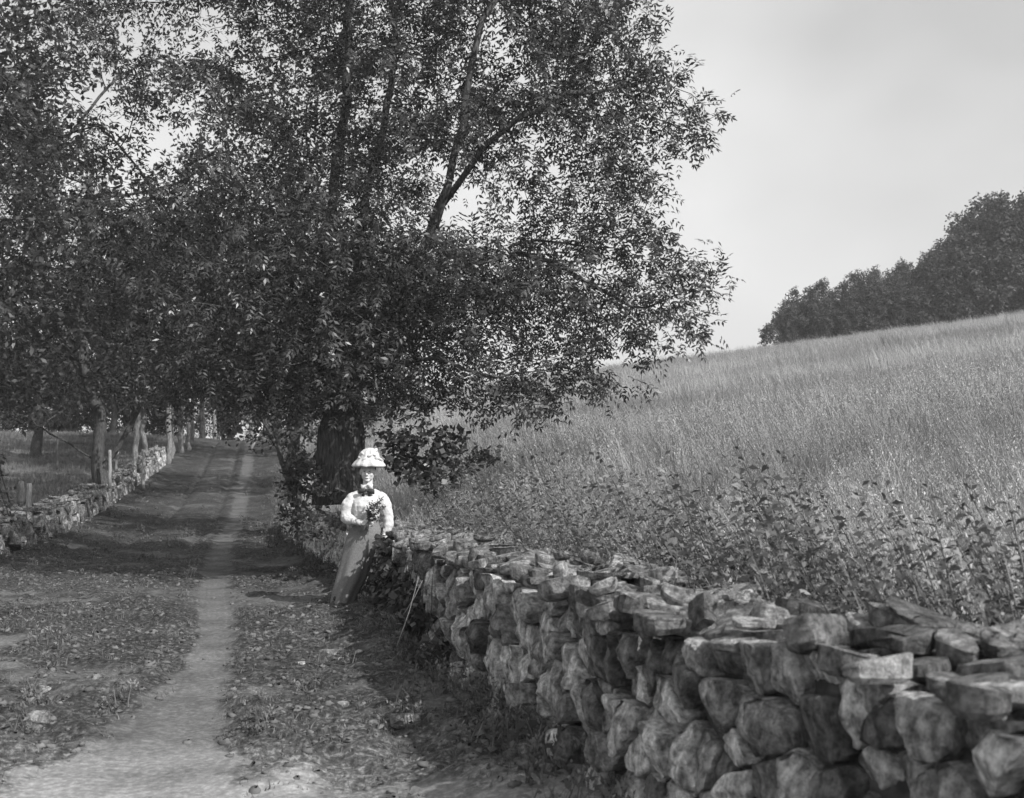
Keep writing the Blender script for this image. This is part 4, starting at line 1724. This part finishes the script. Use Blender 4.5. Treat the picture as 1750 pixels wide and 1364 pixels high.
weeds = [(1150, 858, 1010, 6.9, 'dark leafy weed leftmost of the clump behind the capstones'), (1190, 852, 1020, 6.6, 'dark leafy weed next to the leftmost one'),
         (1240, 806, 1020, 6.5, 'tallest dark leafy weed rising above the clump behind the capstones'), (1268, 812, 1020, 6.4, 'second tallest dark leafy weed right beside the tallest'),
         (1215, 880, 1030, 6.0, 'low bushy weed in front of the tallest one'), (1310, 860, 1040, 5.9, 'leafy weed right of the two tallest'),
         (1120, 900, 1000, 7.2, 'short weed at the left end of the clump'), (1370, 880, 1050, 5.6, 'pale leafy weed in the middle of the wall margin'),
         (1440, 890, 1060, 5.3, 'pale stalked weed right of the middle of the margin'), (1500, 850, 1070, 5.0, 'slender pale weed with upright stalk'),
         (1560, 830, 1080, 4.8, 'tall thin weed near the right border of the field'), (1610, 860, 1090, 4.6, 'leafy weed among pale blossoms at the right'),
         (1670, 820, 1100, 4.4, 'tall weed next to the right margin'), (1725, 860, 1110, 4.2, 'rightmost weed cut by the right margin'),
         (1400, 930, 1050, 5.2, 'low leafy weed touching the big domed capstone'), (1330, 920, 1030, 5.6, 'low weed behind the dark tilted capstones'),
         (740, 880, 925, 12.6, 'pale weed standing close right of the sleeve'), (700, 850, 920, 13.2, 'slender weed immediately right of the woman behind the wall'),
         (790, 870, 930, 11.5, 'thin upright weed above the thin stacked capstones')]
for i, (px, t0, t1, d, lb) in enumerate(weeds):
    dark = i in (0, 1, 2, 3, 4, 5, 6)
    tall_weed(px, t0, t1, d, lb, 400 + i, -.4 if d < 8 else -.1, .11 if dark else .09, 5 if d < 8 else 3, 'leaf' if dark else 'leaf_weed')
_r = random.Random(91)
for i in range(46):
    d = _r.uniform(3.6, 10.5)
    x = float(wallR(d)) + WALL_T + .12 + _r.random() ** 1.4 * 2.4
    zt = float(ground_z(x, d)) + _r.uniform(.7, 1.2)
    px = CX + x / d * F
    if px > 1900:
        continue
    tall_weed(px, HY - (zt - EYE) / d * F, 1000, d, 'leafy weed lost in the thicket of weeds along the field side of the wall', 500 + i, -.38 * _r.uniform(.3, 1.2), _r.uniform(.06, .11), 4,
              _r.choice(('leaf_weed', 'leaf_bush', 'leaf')))


# ------------------------------------------------------------------ the woman
DW = 13.0


def W(px, py, dd=0.0):
    return Vector(((px - CX) / F * DW, DW + dd, EYE - (py - HY) / F * DW))


def ell(g, c, r, n=14, m_=10, rot=None):
    V = []
    R = Euler(rot).to_matrix() if rot else Matrix.Identity(3)
    V.append(Vector(c) + R @ Vector((0, 0, -r[2])))
    for i in range(1, m_):
        ph = math.pi * i / m_
        for j in range(n):
            th = 2 * math.pi * j / n
            V.append(Vector(c) + R @ Vector((r[0] * math.sin(ph) * math.cos(th), r[1] * math.sin(ph) * math.sin(th), -r[2] * math.cos(ph))))
    V.append(Vector(c) + R @ Vector((0, 0, r[2])))
    Fc = [(0, 1 + (j + 1) % n, 1 + j) for j in range(n)]
    for i in range(m_ - 2):
        for j in range(n):
            a, b_ = 1 + i * n + j, 1 + i * n + (j + 1) % n
            Fc.append((a, b_, b_ + n, a + n))
    e = len(V) - 1
    o = 1 + (m_ - 2) * n
    Fc += [(o + j, o + (j + 1) % n, e) for j in range(n)]
    g.add(V, Fc)


def limb(g, pts, rad, n=14):
    """rounded tapered limb"""
    g.tube(pts, rad, n)
    for p, r_ in ((pts[0], rad[0]), (pts[-1], rad[-1])):
        ell(g, p, (r_, r_, r_), 12, 8)


def loft(g, rings, n=40, pleat=0.0, cap=True, seed=1.0, npl=9):
    """rings: (centre, rx, ry, amount of pleats)"""
    b0 = len(g.V)
    for i, (c, rx, ry, pl) in enumerate(rings):
        for k in range(n):
            a = 2 * math.pi * k / n
            f = 1 + pl * (.5 * math.sin(npl * a + seed) + .35 * math.sin((npl * .6) * a + 2 * seed + i * .1) + .25 * mnoise.noise(Vector((a * 2, i * .4, seed))))
            g.V.append((c[0] + rx * f * math.cos(a), c[1] + ry * f * math.sin(a), c[2]))
    for i in range(len(rings) - 1):
        for k in range(n):
            k2 = (k + 1) % n
            g.F.append((b0 + i * n + k, b0 + i * n + k2, b0 + (i + 1) * n + k2, b0 + (i + 1) * n + k))
    if cap:
        g.F.append(tuple(b0 + k for k in reversed(range(n))))
        e = b0 + (len(rings) - 1) * n
        g.F.append(tuple(e + k for k in range(n)))


feet = W(582, 1036)
feet.z = float(lane_z(feet.x, DW))
person = thing('person', feet, 'woman in white blouse, dark bow, white hat and long grey skirt leaning on the wall', 'person')
PO = person.location.copy()


def plink(name, g, mat, smooth=True, remesh=None, sm=0, parent=None):
    V = [tuple(Vector(v) - PO) for v in g.V]
    me = mesh_from(name, np.array(V), g.F, mat, smooth)
    o = link(name, me, parent or person)
    if remesh:
        r = o.modifiers.new('r', 'REMESH')
        r.mode = 'VOXEL'
        r.voxel_size = remesh
        r.use_smooth_shade = True
        if sm:
            s = o.modifiers.new('s', 'SMOOTH')
            s.iterations = sm
            s.factor = .5
    return o


g = G()
hc = W(629, 806)
hy = -.02
# skull, jaw, chin, brow, nose, cheeks, lips, ears
ell(g, hc + Vector((0, hy + .01, .025)), (.084, .094, .088))
ell(g, hc + Vector((0, hy - .02, -.045)), (.069, .064, .068))
ell(g, hc + Vector((0, hy - .060, -.10)), (.030, .022, .020))
ell(g, hc + Vector((0, hy - .078, .016)), (.045, .016, .012))
limb(g, [hc + Vector((0, hy - .085, .004)), hc + Vector((0, hy - .106, -.036))], [.008, .012], 8)
ell(g, hc + Vector((0, hy - .092, -.042)), (.017, .01, .008))
ell(g, hc + Vector((.040, hy - .058, -.035)), (.026, .021, .026))
ell(g, hc + Vector((-.040, hy - .058, -.035)), (.026, .021, .026))
ell(g, hc + Vector((0, hy - .082, -.070)), (.021, .008, .005))
ell(g, hc + Vector((0, hy - .079, -.080)), (.018, .009, .006))
for s in (-1, 1):
    ell(g, hc + Vector((s * .085, hy + .01, -.01)), (.01, .02, .032))
limb(g, [W(629, 815, 0), W(628, 848, .02)], [.054, .06])
# torso, pelvis
limb(g, [W(627, 852, .03), W(627, 875, .02), W(628, 893, .02), W(628, 912, .02)], [.12, .115, .10, .125])
limb(g, [W(603, 850, .02), W(652, 850, .02)], [.06, .06])
# legs
for s in (-1, 1):
    limb(g, [W(628 + s * 12, 912, .02), W(608 + s * 9, 968, -.02), W(588 + s * 8, 1026, .0)], [.085, .055, .038])
# her right arm (picture left), forearm across
limb(g, [W(600, 850, 0), W(590, 883, -.02), W(612, 891, -.19), W(622, 892, -.23)], [.05, .038, .027, .024])
# her left arm straight to the wall
limb(g, [W(655, 850, 0), W(663, 884, .0), W(657, 916, -.03), W(655, 922, -.04)], [.05, .038, .026, .024])


def hand(g, wrist, fwd, up, side, curl, s=1.0):
    fwd, up, side = fwd.normalized(), up.normalized(), side.normalized()
    pc = wrist + fwd * .045 * s
    # palm
    for k in range(4):
        o = side * (.027 - .018 * k) * s
        limb(g, [wrist + o * .6, wrist + fwd * .085 * s + o], [.014 * s, .011 * s], 8)
        L_ = (.070, .078, .072, .056)[k] * s
        base = wrist + fwd * .085 * s + o
        a1, a2, a3 = curl * .5, curl * 1.1, curl * 1.6
        p1 = base + (fwd * math.cos(a1) - up * math.sin(a1)) * L_ * .45
        p2 = p1 + (fwd * math.cos(a2) - up * math.sin(a2)) * L_ * .32
        p3 = p2 + (fwd * math.cos(a3) - up * math.sin(a3)) * L_ * .25
        limb(g, [base, p1, p2, p3], [.0092 * s, .0088 * s, .008 * s, .0068 * s], 8)
    b0 = wrist + fwd * .02 * s + side * .02 * s
    p1 = b0 + (fwd * .6 + side * .7 - up * .3).normalized() * .045 * s
    p2 = p1 + (fwd * .8 + side * .1 - up * .6).normalized() * .035 * s
    limb(g, [b0, p1, p2], [.013 * s, .0105 * s, .008 * s], 8)


hand(g, W(623, 892, -.235), Vector((1, -.15, -.12)), Vector((0, -1, .1)), Vector((0, -.1, 1)), 1.0)
hand(g, W(655, 923, -.04), Vector((-.25, -.35, -1)), Vector((0, -1, .3)), Vector((-1, 0, 0)), .45)
body = plink('body', g, M['skin'], True, .0055, 3)

# eyes and lips as small darker parts
for s in (-1, 1):
    e = G()
    ell(e, hc + Vector((s * .029, hy - .077, .000)), (.010, .006, .0045))
    plink('eye', e, M['hair'])
e = G()
ell(e, hc + Vector((0, hy - .088, -.075)), (.019, .004, .0035))
m_l = mat_noise('lips', .14, .18, 10, .6, .3, 0, 'Object')[0]
plink('mouth', e, m_l)

# hair: coil under the hat, gathered at the back
e = G()
ell(e, hc + Vector((0, hy + .035, .035)), (.094, .088, .086))
ell(e, hc + Vector((0, hy + .11, -.02)), (.05, .045, .05))
for s in (-1, 1):
    ell(e, hc + Vector((s * .078, hy + .035, .0)), (.016, .045, .035))
plink('hair', e, M['hair'], True, .008, 1)

# hat: gathered crown and wide drooping brim
e = G()
hz = W(629, 799.5).z
hx = hc.x
prof = [(.012, .226, .02), (.040, .220, .05), (.070, .202, .08), (.094, .174, .09), (.108, .142, .08), (.118, .112, .05), (.140, .088, .03), (.162, .066, .04), (.178, .042, .06), (.184, .022, .07),
        (.180, .004, .008), (.15, .035, .008), (.115, .05, .006), (.092, .055, .004)]
rings = []
for i, (r_, z, pl) in enumerate(prof):
    up_ = max(0, z - .1)
    rings.append(((hx + .1 * up_ + .01, DW + hy + .01, hz + z), r_ * .97, r_ * 1.0, pl * 2.2))
loft(e, rings, 44, cap=True, seed=2.2, npl=11)
hat = plink('hat', e, M['hat'], True)
e = G()
r2 = random.Random(8)
for k in range(16):           # bunched cloth folds round the crown
    a = 2 * math.pi * k / 16 + r2.uniform(-.15, .15)
    z = r2.uniform(.07, .205)
    rr = np.interp(z, [.07, .10, .13, .16, .19, .215], [.148, .124, .106, .094, .080, .05])
    ell(e, Vector((hx + .02 + rr * math.cos(a), DW + hy + .01 + rr * math.sin(a), hz + z)), (.040, .026, .018), 10, 6, (0, r2.uniform(-.7, .7), a + 1.57))
plink('hat_gathers', e, M['hat'], True, .007, 1)['kind'] = 'stuff'

# blouse
e = G()
rings = [(W(628, 897, .02), .105, .10, .02), (W(628, 892, .02), .118, .115, .05), (W(627.5, 886, .005), .142, .145, .05), (W(627, 876, -.005), .158, .160, .03),
         (W(627, 864, -.005), .168, .158, .02), (W(627, 854, .01), .165, .135, .012), (W(627.5, 847, .015), .135, .11, .01), (W(628, 841, .02), .09, .08, .01), (W(628, 836, .02), .062, .062, 0)]
loft(e, rings, 40, seed=1.3, npl=13)
limb(e, [W(618, 843, .02), W(609, 848, .02), W(601, 855, .015)], [.05, .062, .074])
limb(e, [W(638, 843, .02), W(647, 848, .02), W(654, 855, .015)], [.05, .062, .074])
# right sleeve full to the elbow then across
limb(e, [W(602, 855, .01), W(597, 863, -.0), W(594, 874, -.01), W(594, 885, -.03), W(600, 889, -.10), W(608, 890.5, -.16), W(614, 891, -.20)],
     [.074, .086, .074, .078, .064, .046, .034])
# left sleeve straight down
limb(e, [W(653, 855, .01), W(657, 863, .005), W(660, 873, .0), W(663.5, 884, .0), W(664, 896, -.01), W(661, 906, -.02), W(658, 914, -.03)],
     [.074, .082, .070, .062, .060, .048, .036])
bl = plink('blouse', e, M['blouse'], True, .008, 4)
dsp = bl.modifiers.new('folds', 'DISPLACE')
tx = bpy.data.textures.new('cloth_folds', 'CLOUDS')
tx.noise_scale = .05
dsp.texture = tx
dsp.strength = .022
dsp.mid_level = .5
dsp.texture_coords = 'LOCAL'
for pts in ([W(613, 891, -.195), W(622, 892, -.232)], [W(658.5, 913, -.028), W(656.5, 920, -.037)]):
    e = G()
    e.tube(pts, [.037, .034], 16)
    plink('cuff', e, M['blouse'])
# collar: stand-up white band with two points
e = G()
loft(e, [(W(628, 837, .01), .062, .060, 0), (W(628.5, 826, -.005), .054, .056, 0), (W(628.5, 826, -.005), .050, .052, 0), (W(628, 837, .01), .056, .055, 0)], 24, cap=False)
for s in (-1, 1):
    c0 = W(628 + s * 6, 833, -.07)
    e.add([c0 + Vector((-.035 * s, 0, .03)), c0 + Vector((.03 * s, .02, .035)), c0 + Vector((.02 * s, -.005, -.035)), c0 + Vector((-.035 * s, .012, .03)), c0 + Vector((.03 * s, .03, .035)), c0 + Vector((.02 * s, .006, -.035))],
          [(0, 1, 2), (5, 4, 3), (0, 3, 4, 1), (1, 4, 5, 2), (2, 5, 3, 0)])
plink('collar', e, M['blouse'])
# bow tie
e = G()
bc = W(628, 838, -.10)
for s in (-1, 1):
    loop = []
    n0 = len(e.V)
    for (u, hgt, th) in ((.005, .012, .012), (.03, .024, .018), (.06, .032, .020), (.085, .030, .014), (.092, .022, .006)):
        for k in range(10):
            a = 2 * math.pi * k / 10
            loop.append(bc + Vector((s * u, th * math.cos(a), hgt * math.sin(a) - .12 * u * (1 if s < 0 else 1.6))))
    e.V += [tuple(v) for v in loop]
    for i in range(4):
        for k in range(10):
            k2 = (k + 1) % 10
            e.F.append((n0 + i * 10 + k, n0 + i * 10 + k2, n0 + (i + 1) * 10 + k2, n0 + (i + 1) * 10 + k))
    e.F.append(tuple(n0 + 40 + k for k in range(10)))
ell(e, bc, (.018, .018, .018))
for s in (-1, 1):
    e.add([bc + Vector((s * .005, -.005, -.01)), bc + Vector((s * .03, 0, -.01)), bc + Vector((s * .055, -.004, -.062)), bc + Vector((s * .02, -.008, -.066)),
           bc + Vector((s * .005, .005, -.01)), bc + Vector((s * .03, .01, -.01)), bc + Vector((s * .055, .006, -.062)), bc + Vector((s * .02, .002, -.066))],
          [(0, 1, 2, 3), (7, 6, 5, 4), (0, 4, 5, 1), (1, 5, 6, 2), (2, 6, 7, 3), (3, 7, 4, 0)])
plink('bow', e, M['black'])
# belt
e = G()
loft(e, [(W(628, 897, .02), .118, .112, 0), (W(628, 896, .02), .122, .116, 0), (W(628, 889, .02), .122, .118, 0), (W(628, 888, .02), .116, .112, 0)], 32, cap=False)
m_b = mat_noise('grey_belt', .22, .3, 30, .6, .3, 0, 'Object')[0]
plink('belt', e, m_b)
# skirt, leaning with the legs, gathered at the waist
e = G()
sk = [(628, 890, .118, .112, .01), (627, 896, .135, .125, .02), (625, 905, .175, .155, .03), (622, 918, .196, .175, .035), (617, 935, .192, .18, .04), (611, 955, .182, .185, .05),
      (605, 975, .172, .19, .06), (598, 995, .162, .195, .075), (591, 1012, .142, .20, .085), (586, 1028, .132, .215, .10), (583, 1040, .130, .22, .10)]
rings = [(W(a, b_, .02), c_, d_, e_) for a, b_, c_, d_, e_ in sk]
# finer
fine = []
for i in range(len(rings) - 1):
    for q in range(3):
        t = q / 3
        fine.append((rings[i][0].lerp(rings[i + 1][0], t), rings[i][1] * (1 - t) + rings[i + 1][1] * t, rings[i][2] * (1 - t) + rings[i + 1][2] * t, rings[i][3] * (1 - t) + rings[i + 1][3] * t))
fine.append(rings[-1])
loft(e, fine, 72, cap=False, seed=4.1, npl=8)
so = plink('skirt', e, M['skirt'])
sd = so.modifiers.new('t', 'SOLIDIFY')
sd.thickness = .006
# shoes
for s in (-1, 1):
    e = G()
    f0 = W(584 + s * 6, 1035, .06)
    f0.z = lane_z(f0.x, DW - .15) + .03
    limb(e, [f0 + Vector((0, .0, .02)), f0 + Vector((-.01, -.12, .005)), f0 + Vector((-.015, -.20, -.005))], [.036, .034, .024])
    plink('shoe', e, M['black'])

# bouquet in her hand: a thing of its own
bc = W(640, 888, -.27)
bq = thing('bouquet', bc, 'loose bunch of dark leaves and small pale wild flowers held in front of the waist', 'bouquet')
g = G()
V, Fq, tone = [], [], []
fl = G()
r = random.Random(17)
for k in range(34):
    top = W(646 + r.gauss(0, 9), 868 + r.gauss(0, 11), -.27 + r.uniform(-.09, .05)) - bc
    if k < 6:
        top = W(660 + r.gauss(0, 3), 850 + r.uniform(-4, 20), -.22) - bc
    grip = W(636 + r.uniform(-2, 2), 890, -.27) - bc
    end = W(628 + r.uniform(-8, 6), 903 + r.uniform(-3, 5), -.27 + r.uniform(-.03, .03)) - bc
    g.tube([end, grip, (grip + top) / 2 + Vector((0, 0, .01)), top], [.003, .003, .0025, .002], 4)
    for q in range(11):
        t_ = r.random() ** .7
        o = grip.lerp(top, .2 + .8 * t_)
        dd = Vector((r.gauss(0, 1), r.gauss(0, 1), r.gauss(.3, 1))).normalized()
        s2 = dd.cross(Vector((r.gauss(0, 1), r.gauss(0, 1), r.gauss(0, 1)))).normalized()
        ln = r.uniform(.025, .05)
        n0 = len(V)
        V += [tuple(o), tuple(o + dd * ln * .5 + s2 * ln * .28), tuple(o + dd * ln), tuple(o + dd * ln * .5 - s2 * ln * .28)]
        tone += [r.random()] * 4
        Fq.append((n0, n0 + 1, n0 + 2, n0 + 3))
    if k % 3 == 0:
        for q in range(5):
            ell(fl, top + Vector((r.gauss(0, .01), r.gauss(0, .01), r.gauss(0, .01))), (.010, .010, .006), 6, 4)
link('stem', g.mesh('stem', M['bark_pale']), bq)
link('foliage', mesh_from('foliage', np.array(V), np.array(Fq), M['leaf'], False, {'tone': tone}), bq, kind='stuff')
link('flower', fl.mesh('flower', M['petal']), bq, kind='stuff')

# ------------------------------------------------------------------ thin summer haze
hz_g = G()
hz_g.box((-30, 440, 22), (900, 960, 70))
hm = bpy.data.materials.new('haze')
hm.use_nodes = True
hn = hm.node_tree
hn.nodes.clear()
pv = hn.nodes.new('ShaderNodeVolumePrincipled')
pv.inputs['Color'].default_value = g4(.95)
pv.inputs['Density'].default_value = .0007
pv.inputs['Anisotropy'].default_value = .2
ho = hn.nodes.new('ShaderNodeOutputMaterial')
hn.links.new(pv.outputs[0], ho.inputs['Volume'])
link('haze', hz_g.mesh('haze', hm, False), None, kind='stuff', label='thin pale haze in the air', category='haze')
print('SCENE OK')
